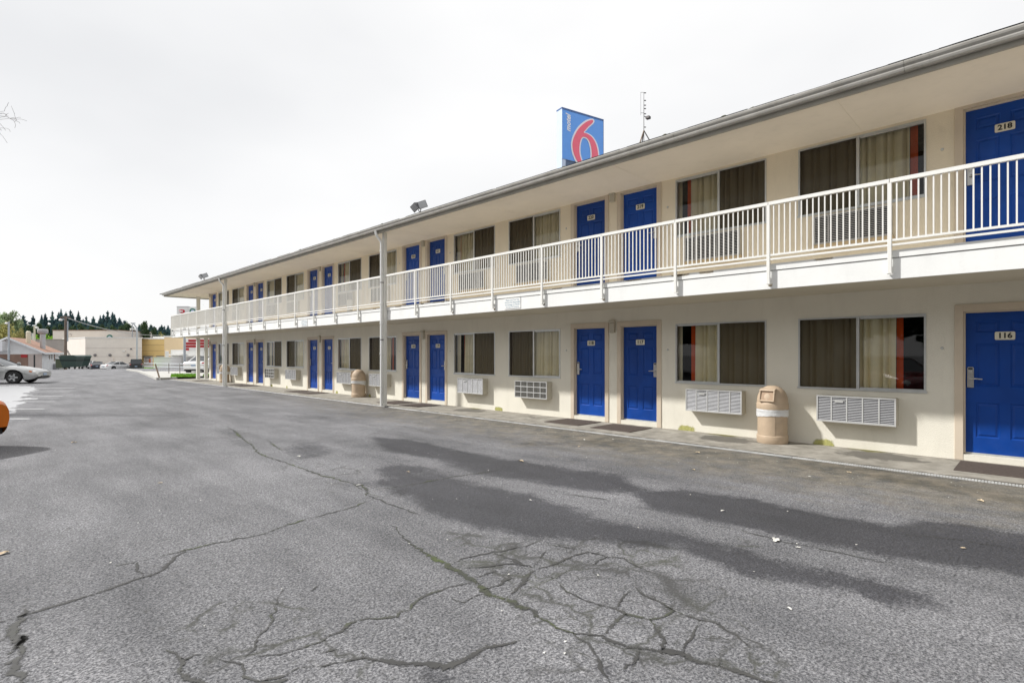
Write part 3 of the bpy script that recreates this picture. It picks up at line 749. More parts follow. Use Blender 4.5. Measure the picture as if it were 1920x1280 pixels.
# ---- posts and downspouts
for y in (13.61, 27.29):
    m_ = MB(); m_.box(8.447, 8.543, y-.055, y+.055, .03, 5.045); m_.box(8.435, 8.543, y-.07, y+.07, .03, .10)
    m_.build('support_post', 'post_white', motel, bevel=.006)
    d = MB(); py = y+.02
    d.tube([(8.40, py, .04), (8.40, py, 4.72), (8.385, py, 4.79), (8.25, py, 4.93), (8.225, py, 5.0), (8.225, py, 5.055)], .038, 12)
    dsp = d.build('downspout', 'pipe_white', motel, smooth=True)
    for z in (1.55, 2.42, 3.0, 4.5): c = MB(); c.lathe([(.039, -.02), (.047, -.02), (.047, .02), (.039, .02)], (8.40, py, z), 14); c.build('pipe_clamp', 'pipe_white', dsp)
    for z in (1.95, 3.6): c = MB(); c.box(8.36, 8.447, py-.046, py+.046, z-.012, z+.012); c.build('pipe_clamp', 'lamp_grey', dsp)

for x, y in ((9.93, 36.93), (10.25, 36.5)):
    m_ = MB(); m_.box(x-.09, x+.09, y-.09, y+.09, .03, 2.521); m_.build('support_post', 'post_white', motel, bevel=.006)
m_ = MB(); m_.box(9.85, 10.03, 36.84, 37.02, 2.882, 5.044); m_.build('support_post', 'post_white', motel, bevel=.006)

# ---- railing
SY = [-1.59, -.07] + [1.45+1.52*k for k in range(24)] + [36.93]
RX = 8.50
nb = 0; rest = MB()
def bays():
    for i in range(len(SY)-1): yield SY[i], SY[i+1]
for y0, y1 in bays():
    p = MB()
    p.box(RX-.022, RX+.022, y0+.004, y1-.004, 3.772, 3.822); p.box(RX-.012, RX+.012, y0+.024, y1-.024, 3.006, 3.034); p.box(RX-.012, RX+.012, y0+.024, y1-.024, 2.944, 2.970)
    pan = p.build('railing_panel', 'rail_white', motel, origin=(RX, y0, 2.9))
    n = max(1, round((y1-y0)/.0762))
    for q in range(1, n):
        yb = y0 + (y1-y0)*q/n
        if 1.4 < y0 < 9.0 and nb < 100:
            b = MB(); b.box(RX-.008, RX+.008, yb-.008, yb+.008, 3.034, 3.772); b.build('baluster', 'rail_white', pan); nb += 1
        elif y0 < 1.4 or y0 >= 9.0: rest.box(RX-.008, RX+.008, yb-.008, yb+.008, 3.034, 3.772)
        else: rest.box(RX-.008, RX+.008, yb-.008, yb+.008, 3.034, 3.772)
for y in SY:
    if min(abs(y-13.61), abs(y-27.29)) < .1: continue
    p = MB(); p.box(RX-.021, RX+.021, y-.023, y+.023, 2.60, 3.772); p.box(RX-.026, 8.545, y-.030, y+.030, 2.585, 2.60)
    p.box(RX+.021, 8.562, y-.006, y+.006, 2.62, 2.70)
    p.build('railing_post', 'rail_white', motel, bevel=.004)
p = MB(); EY = 36.93
p.box(RX+.03, XB, EY-.022, EY+.022, 3.772, 3.822); p.box(RX+.03, XB, EY-.012, EY+.012, 3.006, 3.034); p.box(RX+.03, XB, EY-.012, EY+.012, 2.944, 2.970)
p.build('railing_panel', 'rail_white', motel)
for q in range(1, 150): xb = RX+.0762*q; rest.box(xb-.008, xb+.008, EY-.008, EY+.008, 3.034, 3.772)
for q in range(1, 8): rest.box(RX+1.52*q-.02, RX+1.52*q+.02, EY-.02, EY+.02, 2.6, 3.772)
rest.build('balusters', 'rail_white', motel, kind='stuff')

# ---- doors
def relief(mb, y0, y1, z0, z1, x, panels):
    """door leaf front at plane x (facing -x) with moulded panels; sides and edges too"""
    ye = sorted(set([y0, y1] + [v for p in panels for v in p[:2]])); ze = sorted(set([z0, z1] + [v for p in panels for v in p[2:]]))
    for i in range(len(ye)-1):
        for j in range(len(ze)-1):
            cy, cz = (ye[i]+ye[i+1])/2, (ze[j]+ze[j+1])/2
            if any(p[0] < cy < p[1] and p[2] < cz < p[3] for p in panels): continue
            mb.face([(x, ye[i], ze[j]), (x, ye[i], ze[j+1]), (x, ye[i+1], ze[j+1]), (x, ye[i+1], ze[j])])
    for a, b, c, d in panels:
        rings = [(0, 0), (.012, .012), (.024, .012), (.044, .002)]
        for k in range(3):
            (i0, d0), (i1, d1) = rings[k], rings[k+1]
            o = [(a+i0, c+i0), (b-i0, c+i0), (b-i0, d-i0), (a+i0, d-i0)]; n_ = [(a+i1, c+i1), (b-i1, c+i1), (b-i1, d-i1), (a+i1, d-i1)]
            for q in range(4):
                p, p2 = o[q], o[(q+1) % 4]; r2, r1 = n_[(q+1) % 4], n_[q]
                mb.face([(x+d0, *p), (x+d1, *r1), (x+d1, *r2), (x+d0, *p2)])
        i1, d1 = rings[3]
        mb.face([(x+d1, a+i1, c+i1), (x+d1, a+i1, d-i1), (x+d1, b-i1, d-i1), (x+d1, b-i1, c+i1)])
DXF = DX + .075                               # door leaf plane
def door_parts(y0, y1, zb, side, number, label):
    """zb = floor level; leaf from zb+.1 to top 2.1 m higher"""
    zt = zb + 2.105; yc = (y0+y1)/2; o = (DXF, yc, zb)
    H = zt - (zb+.10)
    z = lambda f: zb + .10 + f*H
    wdt = (y1-y0)
    pl, pr = (y0+.13, yc-.055), (yc+.055, y1-.13)
    m_ = MB()
    relief(m_, y0+.004, y1-.004, zb+.105, zt-.003, DXF, [(a, b, z(f0), z(f1)) for a, b in (pl, pr) for f0, f1 in ((.115, .36), (.475, .775), (.85, .93))])
    m_.box(DXF+.016, DXF+.04, y0+.004, y1-.004, zb+.105, zt-.003)
    door = m_.build('door', 'door_blue', motel, origin=o, label=label)
    fr = MB()
    for a, b in ((y0-.095, y0+.002), (y1-.002, y1+.095)): fr.box(DX-.018, DX+.012, a, b, zb+.002 if zb < 1 else zb-.0, zt+.098)
    fr.box(DX-.020, DX+.012, y0-.002, y1+.002, zt, zt+.10)
    for a, b in ((y0-.0, y0+.022), (y1-.022, y1+.0)): fr.box(DX+.012, DXF+.05, a, b, zb+.1, zt)
    fr.box(DX+.012, DXF+.05, y0+.022, y1-.022, zt-.02, zt)
    fr.build('door_frame', 'trim_tan', door, bevel=.004)
    t = MB(); t.box(DX-.012, DXF+.04, y0-.0, y1+.0, zb+.002, zb+.085); t.build('threshold', 'stucco', door)
    t = MB(); t.box(DXF-.012, DXF+.04, y0+.004, y1-.004, zb+.087, zb+.112); t.build('sweep', 'aluminium', door)
    hy = y0+.075 if side < 0 else y1-.075
    h = MB()
    h.prism([(hy-.036, zb+1.03), (hy+.036, zb+1.03), (hy+.036, zb+1.30), (hy+.028, zb+1.32), (hy-.028, zb+1.32), (hy-.036, zb+1.30)], DXF-.030, DXF+.001, axis='x')
    s_ = 1 if side < 0 else -1
    h.tube([(DXF-.03, hy, zb+1.155), (DXF-.065, hy, zb+1.155)], .014, 10)
    h.tube([(DXF-.060, hy, zb+1.155), (DXF-.064, hy+s_*.05, zb+1.157), (DXF-.058, hy+s_*.13, zb+1.152)], [.013, .011, .009], 8)
    h.cur = 1
    h.box(DXF-.033, DXF-.029, hy-.024, hy+.024, zb+1.285, zb+1.308)
    h.cur = 0
    h.lathe([(.0, 0), (.024, 0), (.024, .006), (.018, .008), (0, .008)], (DXF-.03, hy, zb+1.245), 14, M=Matrix.Rotation(-PI/2, 4, 'Y'))
    h.build('handle', ['lock_metal', 'ink_black'], door, bevel=.002)
    p = MB(); py = yc + .0; pz = zb + 1.755; hw, hh, rr = .104, .056, .016
    ring = []
    for cx, cz, a0 in ((hw-rr, hh-rr, 0), (-hw+rr, hh-rr, PI/2), (-hw+rr, -hh+rr, PI), (hw-rr, -hh+rr, 1.5*PI)):
        for q in range(5): a = a0+q*PI/8; ring.append((py+cx+rr*math.cos(a), pz+cz+rr*math.sin(a)))
    p.prism(ring, DXF-.012, DXF-.004, axis='x')
    p.box(DXF-.005, DXF+.002, py-.06, py+.06, pz-.02, pz+.02)
    p.cur = 1
    vs, fs = text_mesh(number, .098, .0035)
    p.raw([(DXF-.0135, py - v.x*1.02, pz + v.y) for v in vs], fs)
    p.build('number_plate', ['plate_cream', 'ink_black'], door)
    return door
num_l, num_u = 116, 218
order = sorted(DOORS)
for k, (y0, y1, sd) in enumerate(order):
    door_parts(y0, y1, .03, sd, str(116+k), 'blue panelled ground floor door numbered %d' % (116+k))
    door_parts(y0, y1, 2.895, sd, str(218+k), 'blue panelled upper floor door numbered %d' % (218+k))

# ---- windows
def curtain(mb, ya, yb, z0, z1, x, pitch, amp, seed):
    rnd = random.Random(seed); n = max(6, int(abs(yb-ya)/.0125)); ph = rnd.uniform(0, 6)
    cols = []
    f2 = [ph]
    for i in range(n+1): f2.append(f2[-1] + 2*PI*(abs(yb-ya)/n)/pitch*(1 + .55*math.sin(i*.31 + ph*3))*rnd.uniform(.8, 1.2))
    prev = None; rnd_sharp = True; f2 = [v*.5 for v in f2]
    for i in range(n+1):
        y = ya + (yb-ya)*i/n
        s_ = math.sin(f2[i]); s_ = (1 - 2*abs(s_)**.42 if rnd_sharp else math.copysign(abs(s_)**.6, s_))
        a, b = (x + amp*.75*s_, y, z1), (x + amp*1.2*s_ + rnd.uniform(-.002, .002), y, z0)
        if prev: mb.face([prev[1], prev[0], a, b])
        prev = (a, b)
def window_parts(y0, y1, z0, z1, side, pale, gap, band, upper, seed, screen=True):
    """side -1: outer (gap) jamb at y0; +1: outer jamb at y1. pale/gap/band measured from the outer jamb"""
    yc = (y0+y1)/2; o = (DX, yc, z0)
    fr = MB(); f = .026
    xa, xb = DX-.010, DX+.055
    fr.box(xa, xb, y0, y1, z1-f, z1); fr.box(xa-.006, xb, y0-.012, y1+.012, z0-.012, z0+f*.8)
    fr.box(xa, xb, y0, y0+f, z0+f*.8, z1-f); fr.box(xa, xb, y1-f, y1, z0+f*.8, z1-f)
    fr.box(xa+.012, xb, yc-.020, yc+.020, z0+f*.8, z1-f)
    inner = (yc, y1) if side < 0 else (y0, yc); outer = (y0, yc) if side < 0 else (yc, y1)
    a, b = outer[0]+f*(side < 0)+.026*(side > 0), outer[1]-.026*(side < 0)-f*(side > 0)      # sliding sash rails
    fr.box(xa+.02, xb-.005, a, b, z1-f-.022, z1-f); fr.box(xa+.02, xb-.005, a, b, z0+f*.8, z0+f*.8+.022)
    win = fr.build('window', 'aluminium', motel, origin=o)
    g = MB(); g.face([(DX+.030, y0+f, z0+f*.8), (DX+.030, y0+f, z1-f), (DX+.030, y1-f, z1-f), (DX+.030, y1-f, z0+f*.8)])
    g.build('pane', 'window_glass', win)
    sc = MB(); p, q = (inner[0]+.026, inner[1]-f) if side < 0 else (inner[0]+f, inner[1]-.026)
    sc.face([(DX+.016, p, z0+f*.8), (DX+.016, p, z1-f), (DX+.016, q, z1-f), (DX+.016, q, z0+f*.8)])
    sc.build('insect_screen', 'insect_screen', win)
    def jb(d): return y0 + f + d if side < 0 else y1 - f - d
    c = MB(); zz0, zz1 = z0-.06, z1+.03; X0 = DX+.15
    far = y1+.02 if side < 0 else y0-.02
    if gap <= 0 and band <= 0: curtain(c, jb(-.05), far, zz0, zz1, X0, .13, .066, seed)
    else:
        if pale > 0: curtain(c, jb(-.05), jb(pale), zz0, zz1, X0, .12, .016, seed)
        s0 = pale+gap
        curtain(c, jb(s0+band), far, zz0, zz1, X0, .13, .066, seed+1)
        c.cur = 1
        if band > 0: curtain(c, jb(s0), jb(s0+band), zz0, zz1, X0-.012, .2, .008, seed+2)
    c.build('curtain', ['curtain_cream', 'curtain_orange'], win, smooth=True)
    return win
lowp = [(0, .27, .085), (.05, .19, .085), (0, 0, 0), (.13, .15, .075), (0, .34, .10), (.16, .02, .10), (0, 0, 0), (.20, .22, .06), (0, 0, 0), (.12, .25, .08)]
uppp = [(0, .09, .095), (.05, .11, .08), (0, 0, 0), (.13, .0, .03), (0, 0, 0), (.11, .10, .09), (0, 0, 0), (.17, .05, .0), (0, 0, 0), (0, 0, 0)]
for k, (y0, y1, sd) in enumerate(sorted(WINS)):
    window_parts(y0, y1, *LW, sd, *lowp[k], False, 100+k*7)
    window_parts(y0, y1, *UW, sd, *uppp[k], True, 300+k*7)

# ---- air conditioners
def air_con(yc, z0, z1, depth, kind, half=.535, sill=False):
    xf = DX-depth; o = (DX, yc, z0)
    c = MB(); c.box(xf+.012, DX-.001, yc-half, yc+half, z0, z1)
    if sill: c.cur = 1; c.box(xf-.02, DX-.001, yc-half-.02, yc+half+.02, z0-.075, z0-.002)
    unit = c.build('air_conditioner', ['ac_case', 'wood_sill'], motel, origin=o, bevel=.004)
    b = MB(); b.box(xf+.006, xf+.0115, yc-half+.012, yc+half-.012, z0+.012, z1-.012); b.build('grille_recess', 'ac_dark', unit)
    g = MB(); bw = .020
    g.box(xf-.006, xf+.012, yc-half, yc+half, z1-bw, z1+.003); g.box(xf-.006, xf+.012, yc-half, yc+half, z0-.003, z0+bw)
    g.box(xf-.006, xf+.012, yc-half, yc-half+bw, z0+bw, z1-bw); g.box(xf-.006, xf+.012, yc+half-bw, yc+half, z0+bw, z1-bw)
    seg = 2*half/5
    for q in range(1, 5): g.box(xf-.004, xf+.010, yc-half+seg*q-.009, yc-half+seg*q+.009, z0+bw, z1-bw)
    if kind == 'grid':
        for q in (1, 2): zz = z0+(z1-z0)*q/3; g.box(xf-.005, xf+.009, yc-half+bw, yc+half-bw, zz-.010, zz+.010)
    g.build('grille_frame', 'ac_white', unit)
    if kind == 'louver':
        l = MB(); n = 15; h = (z1-z0-2*bw)/n
        for q in range(n):
            zz = z0+bw+h*q
            for e in range(5):
                a, b2 = yc-half+seg*e+.010, yc-half+seg*(e+1)-.010
                if e == 0: a = yc-half+bw
                if e == 4: b2 = yc+half-bw
                l.face([(xf-.002, a, zz+.002), (xf+.007, a, zz+h*.58), (xf+.007, b2, zz+h*.58), (xf-.002, b2, zz+.002)])
        l.build('louvers', 'ac_louver' if not sill else 'ac_white', unit)
        if sill is False:
            k = MB(); e = yc+half-seg*1.5; k.box(xf-.010, xf-.004, e-.06, e+.06, z1-.10, z1-.075); k.box(xf-.008, xf-.003, e-.09, e+.09, z1-.072, z1-.06)
            k.build('latch', 'ac_white', unit)
    else:
        l = MB()
        for q in range(26): yy = yc-half+.02+(2*half-.04)*q/25; l.box(xf+.003, xf+.006, yy-.002, yy+.002, z0+bw, z1-bw)
        l.build('coil_fins', 'ac_case', unit)
    return unit
for k, (y0, y1, sd) in enumerate(sorted(WINS)):
    yc = (y0+y1)/2 - (.0 if sd < 0 else .0)
    yy = [2.12, 4.40, 9.02, 11.30, 16.07, 18.4, 23.05, 25.35, 30.05, 32.3][k]
    air_con(yy, .45, .865, .20, 'grid' if k in (2, 7) else 'louver')
    air_con(yy+.07, 3.335, 3.80, .10, 'louver', sill=True)

# ---- wall lamps
for a in AX:
    for zb in (2.0, 4.86-.0):
        h = .27 if zb < 3 else .19
        l = MB(); l.box(DX-.055, DX-.001, a-.062, a+.062, zb, zb+h*.78); l.box(DX-.075, DX-.001, a-.068, a+.068, zb+h*.79, zb+h)
        lamp = l.build('wall_lamp', 'lamp_beige', motel, bevel=.006)
# small wall sockets between door casing and window
for a in AX:
    for sgn in (-1, 1):
        for zb in (1.62, 4.50):
            l = MB(); l.lathe([(0, .012), (.016, .012), (.02, 0)], (DX-.001, a+sgn*1.31, zb), 10, M=Matrix.Rotation(-PI/2, 4, 'Y')); l.build('wall_stud', 'aluminium', motel)
# algae on the wall foot below the air conditioners
for yy, ww in ((2.60, .42), (5.02, .46), (10.35, .42), (16.9, .2), (19.3, .25), (23.9, .2), (25.6, .3)):
    h = .085; al = MB()
    al.face([(DX-.004, yy-ww/2, .028), (DX-.004, yy+ww/2, .028), (DX-.004, yy+ww/2, .028+h*1.6), (DX-.004, yy-ww/2, .028+h*1.6)], [(0, 0), (1, 0), (1, 1), (0, 1)])
    al.build('algae_stain', 'algae', motel)

# ================================================================== things by the motel
def notice(yc, label):
    n = MB(); z0, z1 = 2.548, 2.785; n.box(8.548, 8.558, yc-.25, yc+.25, z0, z1); n.cur = 1
    lines = ['Please Lock Your Car', 'We Are Not Responsible', 'For Damage To Vehicles', 'Or Loss Of Contents']
    for i, t in enumerate(lines):
        vs, fs = text_mesh(t, .050, .0005); n.raw([(8.5465, yc - v.x*.93, z1-.042-.052*i + v.y) for v in vs], fs)
    o = n.build('notice_sign', ['fascia_white', 'sign_side_ink'], origin=(8.55, yc, 2.66))
    return tag(o, label, 'sign', 'notices on the balcony edge')
plain('sign_side_ink', (.28, .40, .50), .6)
notice(8.455, 'white notice with pale blue lettering on balcony edge, left below door 220')
notice(19.03, 'small white notice on balcony edge left of the nearer roof post')

mat0 = None
for k, (y0, y1, sd) in enumerate(order):
    yc = (y0+y1)/2; n = 116+k; a = MB()
    rnd = random.Random(k); dx, dy = rnd.uniform(-.02, .05), rnd.uniform(-.06, .06)
    cx = 9.36+dx; a.prism([(cx-.42, .031), (cx+.42, .031), (cx+.42, .037), (cx+.41, .042), (cx-.41, .042), (cx-.42, .037)], yc+dy-.47, yc+dy+.47)
    if n == 116: a = MB(); a.prism([(cx-.42, .031), (cx+.42, .031), (cx+.42, .037), (cx+.41, .042), (cx-.41, .042), (cx-.42, .037)], yc+dy-.42, yc+dy+.42)
    o = a.build('doormat', 'mat_brown', origin=(cx, yc+dy, .031))
    tag(o, 'dark brown doormat on the walkway in front of door %d' % n, 'doormat', 'doormats along the ground floor')

def trash_can(x, y, face, label, bagtilt=0.0):
    t = local_root('trash_can', (x, y, .03), face, label, 'trash can', 'domed trash cans against the motel wall')
    b = MB(); b.lathe([(0, 0), (.238, 0), (.246, .02), (.247, .115), (.240, .135), (.234, .14), (.232, .30), (.234, .50)], n=36); b.build('body', 'bin_tan', t, smooth=True)
    e = MB()
    e.lathe([(.236, .14), (.2385, .142), (.2385, .49), (.236, .492)], n=10, a0=-.75, a1=.55); e.build('access_panel', 'bin_tan', t, smooth=True)
    g = MB(); rnd = random.Random(4)
    vs = []; n = 40; rows = [(.236, .44), (.247, .455), (.250, .50), (.246, .535), (.252, .55), (.249, .572)]
    for ri, (rr, z) in enumerate(rows):
        for q in range(n):
            aa = 2*PI*q/n; w_ = rnd.uniform(-.005, .005) + (.03*math.sin(aa+1) if ri == 0 else .012*math.sin(aa*2+.4) if ri == 1 else 0) + bagtilt*math.sin(aa)*(1 if ri < 2 else .2)
            vs.append(((rr+rnd.uniform(-.003, .004))*math.cos(aa), (rr+rnd.uniform(-.003, .004))*math.sin(aa), z+w_))
    g.raw(vs, [(i*n+q, i*n+(q+1) % n, (i+1)*n+(q+1) % n, (i+1)*n+q) for i in range(len(rows)-1) for q in range(n)])
    kx, ky = .25*math.cos(-1.9), .25*math.sin(-1.9)
    g.lathe([(0, -.05), (.02, -.03), (.026, 0), (.015, .03), (0, .035)], (kx, ky, .53), 8)
    g.build('bin_bag', 'bag_white', t, smooth=True)
    d = MB(); prof = [(.247, .57), (.250, .585), (.250, .66), (.247, .672), (.240, .68), (.240, .70)]
    for q in range(1, 13): a = q/12*PI/2; prof.append((.240*math.cos(a)**.85 if q < 12 else 0, .70+.27*math.sin(a)))
    d.lathe(prof, n=36); dome = d.build('dome_lid', 'bin_tan', t, smooth=True)
    # hooded opening with push flap, facing local +x
    f = MB(); hw = .115
    f.prism([(.232, .705), (.258, .712), (.250, .735), (.222, .735)], -hw, hw)
    for s_ in (-1, 1): f.prism([(.215, .705), (.258, .712), (.215, .905), (.12, .905)], s_*hw-.012, s_*hw+.012)
    f.prism([(.15, .885), (.226, .885), (.206, .915), (.12, .93)], -hw-.012, hw+.012)
    f.build('opening_frame', 'bin_tan', t, bevel=.006)
    fl = MB(); fl.prism([(.232, .735), (.238, .737), (.196, .884), (.188, .884)], -hw+.014, hw-.014); fl.build('push_flap', 'bin_dark', t)
    return t
trash_can(9.655, 3.31, math.radians(177), 'tan domed trash can with white bag, nearest one, between two windows right of door 117')
trash_can(9.655, 17.15, math.radians(128), 'tan domed trash can with bunched white bag standing left of the nearer roof post', .03)
trash_can(9.655, 31.2, math.radians(150), 'farthest tan domed trash can, half hidden behind the farther roof post')

ub = MB(); ub.lathe([(0, 2.881), (.075, 2.881), (.09, 2.90), (.085, 3.22), (.095, 3.24), (.09, 3.31), (.03, 3.34), (0, 3.34)], (8.86, 16.3, 0), 18)
tag(ub.build('waste_bin', 'bucket_white', origin=(8.86, 16.3, 2.88), smooth=True), 'small white bin standing on the upper balcony behind the railing', 'bin')

# antenna
an = empty('antenna', (10.0, 6.0, 5.63), 'thin dark whip antenna mast on a tripod on the motel roof', 'antenna')
m_ = MB(); m_.tube([(10, 6, 5.60), (10, 6, 6.55), (10, 6, 7.03)], [.008, .006, .004], 8); m_.build('mast', 'antenna_metal', an)
for q in range(3):
    a = q*2*PI/3+.9; l = MB(); l.tube([(10, 6, 6.23), (10+.30*math.cos(a), 6+.30*math.sin(a), roofz(10+.30*math.cos(a))+.01)], .012, 6); l.build('leg', 'post_rust' if q == 1 else 'antenna_metal', an)
m_ = MB()
vd = Vector((CA, -SA, 0))
for z in (6.30, 6.58, 6.69, 6.76, 6.86, 7.02):
    p0 = Vector((10, 6, z)); m_.tube([p0, p0+vd*.045], .010, 6)
m_.tube([Vector((10, 6, 7.03)), Vector((10, 6, 7.03))-vd*.07], .004, 5); m_.tube([Vector((10, 6, 7.03))-vd*.065, Vector((10, 6, 6.55))-vd*.065], .003, 5); m_.tube([Vector((10, 6, 6.60)), Vector((10, 6, 6.60))-vd*.065], .004, 5)
m_.build('dipole', 'antenna_metal', an)
m_ = MB(); c = Vector((10, 6, 6.50))+vd*.09; m_.box(c.x-.04, c.x+.04, c.y-.04, c.y+.04, 6.475, 6.525); m_.tube([(10, 6, 6.53), c], .008, 6); m_.build('junction_box', 'antenna_metal', an)

# floodlights on the eave
def flood(x, y, z, sc, heads, label):
    t = local_root('floodlight', (x, y, z), 0, label, 'floodlight', 'floodlights on the motel roof edge')
    b = MB(); b.lathe([(0, -.05), (.07*sc, -.05), (.07*sc, .02*sc), (.02, .045*sc), (0, .045*sc)], n=12); b.build('base', 'lamp_grey', t)
    for a, tilt, off in heads:
        M = Matrix.Translation((off[0]*sc, off[1]*sc, off[2]*sc)) @ Matrix.Rotation(math.radians(26), 4, Vector((-SA, -CA, 0))) @ Matrix.Rotation(a, 4, 'Z') @ Matrix.Rotation(tilt, 4, 'Y')
        h = MB(); h.prism([(-.05*sc, -.055*sc), (.055*sc, -.10*sc), (.055*sc, .10*sc), (-.05*sc, .055*sc)], -.13*sc, .13*sc, M=M)
        h.tube([(0, 0, .03*sc), M @ Vector((-.05*sc, 0, 0))], .012*sc, 6)
        hd = h.build('lamp_head', 'lamp_grey', t)
        l = MB(); l.box(.056*sc, .060*sc, -.115*sc, .115*sc, -.085*sc, .085*sc, M=M); l.build('lens', 'lamp_lens', hd)
    return t
flood(8.52, 11.90, 5.27, .95, [(math.radians(178), math.radians(18), (-.12, .05, .20)), (math.radians(248), math.radians(12), (.0, -.09, .25))], 'grey twin headed floodlight on the roof edge right of the nearer post')
flood(8.52, 30.6, 5.27, 1.05, [(math.radians(185), math.radians(18), (-.12, .05, .22)), (math.radians(250), math.radians(12), (.0, -.08, .26))], 'small grey floodlight on the roof edge near the far end of the motel')

# ================================================================== pylon sign behind the roof
sg = local_root('pylon_sign', (0, 0, 0), 0, 'tall blue box sign with a big red numeral six rising behind the motel roof', 'sign')
TL = P(1054, 202, 32.0); fd = Vector((math.sin(math.radians(103.6)), math.cos(math.radians(103.6)), 0)); bd = Vector((fd.y*-1, fd.x, 0))
if bd.y < 0: bd = -bd
sg.location = (TL.x+fd.x*1.6, TL.y+fd.y*1.6, 0)
base = Vector((sg.location.x, sg.location.y, 0))
SW, SH, ST = 3.22, 3.02, .53
ztop = TL.z
def SP(u, v, d):   # u right, v down (metres), d outwards from the face
    q = TL + fd*u - bd*d - base; return Vector((q.x, q.y, ztop - v))
def sbox(mb, u0, u1, v0, v1, d0, d1):
    vs = [SP(u, v, d) for v in (v0, v1) for d in (d0, d1) for u in (u0, u1)]
    mb.raw(vs, [(0, 2, 3, 1), (4, 5, 7, 6), (0, 1, 5, 4), (2, 6, 7, 3), (0, 4, 6, 2), (1, 3, 7, 5)])
c = MB(); sbox(c, 0, SW, .0, SH, -ST, -.01); sbox(c, 0, .28, SH, ztop, -ST+.02, -.03); cab = c.build('cabinet', 'sign_side', sg)
c = MB(); sbox(c, .02, SW-.02, .09, SH-.01, -.01, .004); c.build('face_panel', 'sign_blue', sg)
c = MB(); sbox(c, -.02, SW+.02, -.03, .03, -ST-.02, .012); sbox(c, 0, SW, .055, .09, -.01, .008); sbox(c, SW-.025, SW+.01, .03, SH, -.02, .01); c.build('trim', 'sign_trim', sg)
c = MB(); sbox(c, .28, SW-.3, SH+.01, SH+1.4, -ST+.1, -.05); c.build('lower_panel', 'sign_grey', sg)
c = MB(); sbox(c, .9, 1.2, SH+1.3, ztop, -ST+.1, -.12); sbox(c, 2.2, 2.5, SH+1.3, ztop, -ST+.1, -.12); c.build('pole', 'pole_steel', sg)
def spx(px, py):   # pixel of the enlarged sign view -> metres on the face
    t = (px-345)/493.0; d0 = 610.0; pz = d0 - 32*t
    # perspective-correct horizontal position
    k = (2594-1131)/(2594-1054.0); u = t*k/(1-(1-k)*t)*SW
    return u, (py-335-143*t)/pz*SH
outer = [(700, 466), (722, 478), (727, 500), (715, 524), (690, 548), (655, 580), (630, 610), (612, 630), (650, 640), (700, 672), (738, 722), (764, 780), (780, 850), (786, 920), (780, 985), (768, 1040), (745, 1095), (700, 1130), (650, 1140), (600, 1120), (555, 1070), (520, 1005), (490, 955), (465, 890), (451, 820), (450, 760), (462, 700), (485, 640), (520, 580), (565, 530), (620, 488), (665, 470)]
inner = [(700, 484), (710, 492), (708, 505), (690, 528), (655, 560), (620, 600), (597, 634), (640, 648), (690, 682), (728, 735), (750, 790), (765, 855), (770, 920), (765, 980), (752, 1030), (728, 1080), (695, 1110), (652, 1118), (610, 1100), (570, 1055), (540, 1005), (505, 945), (480, 885), (466, 815), (465, 760), (477, 705), (500, 650), (535, 592), (578, 545), (630, 505), (670, 487)]
holeo = [(600, 684), (640, 700), (668, 740), (686, 800), (694, 860), (694, 930), (684, 985), (664, 1020), (635, 1035), (605, 1020), (578, 985), (560, 940), (548, 885), (545, 830), (550, 770), (562, 720), (578, 694)]
holei = [(602, 700), (632, 712), (656, 750), (672, 805), (679, 865), (679, 930), (670, 978), (655, 1005), (635, 1017), (612, 1004), (590, 975), (574, 935), (563, 885), (560, 835), (564, 778), (574, 732), (586, 707)]
def spline_closed(pts, n=4):
    out = []; m = len(pts)
    for i in range(m):
        p0, p1, p2, p3 = pts[i-1], pts[i], pts[(i+1) % m], pts[(i+2) % m]
        for k in range(n):
            t = k/n
            out.append(tuple(.5*((2*p1[c]) + (-p0[c]+p2[c])*t + (2*p0[c]-5*p1[c]+4*p2[c]-p3[c])*t*t + (-p0[c]+3*p1[c]-3*p2[c]+p3[c])*t**3) for c in (0, 1)))
    return out
def sheet_poly(mb, px, d0, d1, hole=None):
    pts_ = [spx(*q) for q in spline_closed(px)]
    cu = bpy.data.curves.new('c', 'CURVE'); cu.dimensions = '2D'; cu.fill_mode = 'FRONT'; cu.extrude = 0
    def add(pp):
        sp = cu.splines.new('POLY'); sp.points.add(len(pp)-1)
        for i, q in enumerate(pp): sp.points[i].co = (q[0], q[1], 0, 1)
        sp.use_cyclic_u = True
    add(pts_)
    if hole: add([spx(*q) for q in spline_closed(hole)])
    ob = bpy.data.objects.new('c', cu); COL.objects.link(ob); bpy.context.view_layer.update()
    me_ = bpy.data.meshes.new_from_object(ob.evaluated_get(bpy.context.evaluated_depsgraph_get()))
    mb.raw([SP(v.co.x, v.co.y, d1) for v in me_.vertices], [tuple(p.vertices) for p in me_.polygons])
    bpy.data.objects.remove(ob); bpy.data.curves.remove(cu); bpy.data.meshes.remove(me_)
    for pp in [pts_] + ([[spx(*q) for q in spline_closed(hole)]] if hole else []):
        for i in range(len(pp)):
            a_, b_2 = pp[i], pp[(i+1) % len(pp)]; mb.face([SP(*a_, d0), SP(*b_2, d0), SP(*b_2, d1), SP(*a_, d1)])
c = MB(); sheet_poly(c, outer, -.01, .03, holei); c.build('numeral_outline', 'sign_white', sg)
c = MB(); sheet_poly(c, inner, .02, .05, holeo); c.build('numeral', 'sign_red', sg)
c = MB(); vs, fs = text_mesh('motel', .62, .020, .22)
ax_ = max(v.x for v in vs) - min(v.x for v in vs)
for f_ in [1.06/ax_]: c.raw([SP(.46 - v.y*1.15*f_, .80 - v.x*f_, .012) for v in vs], fs)
c.build('lettering', 'sign_white', sg)

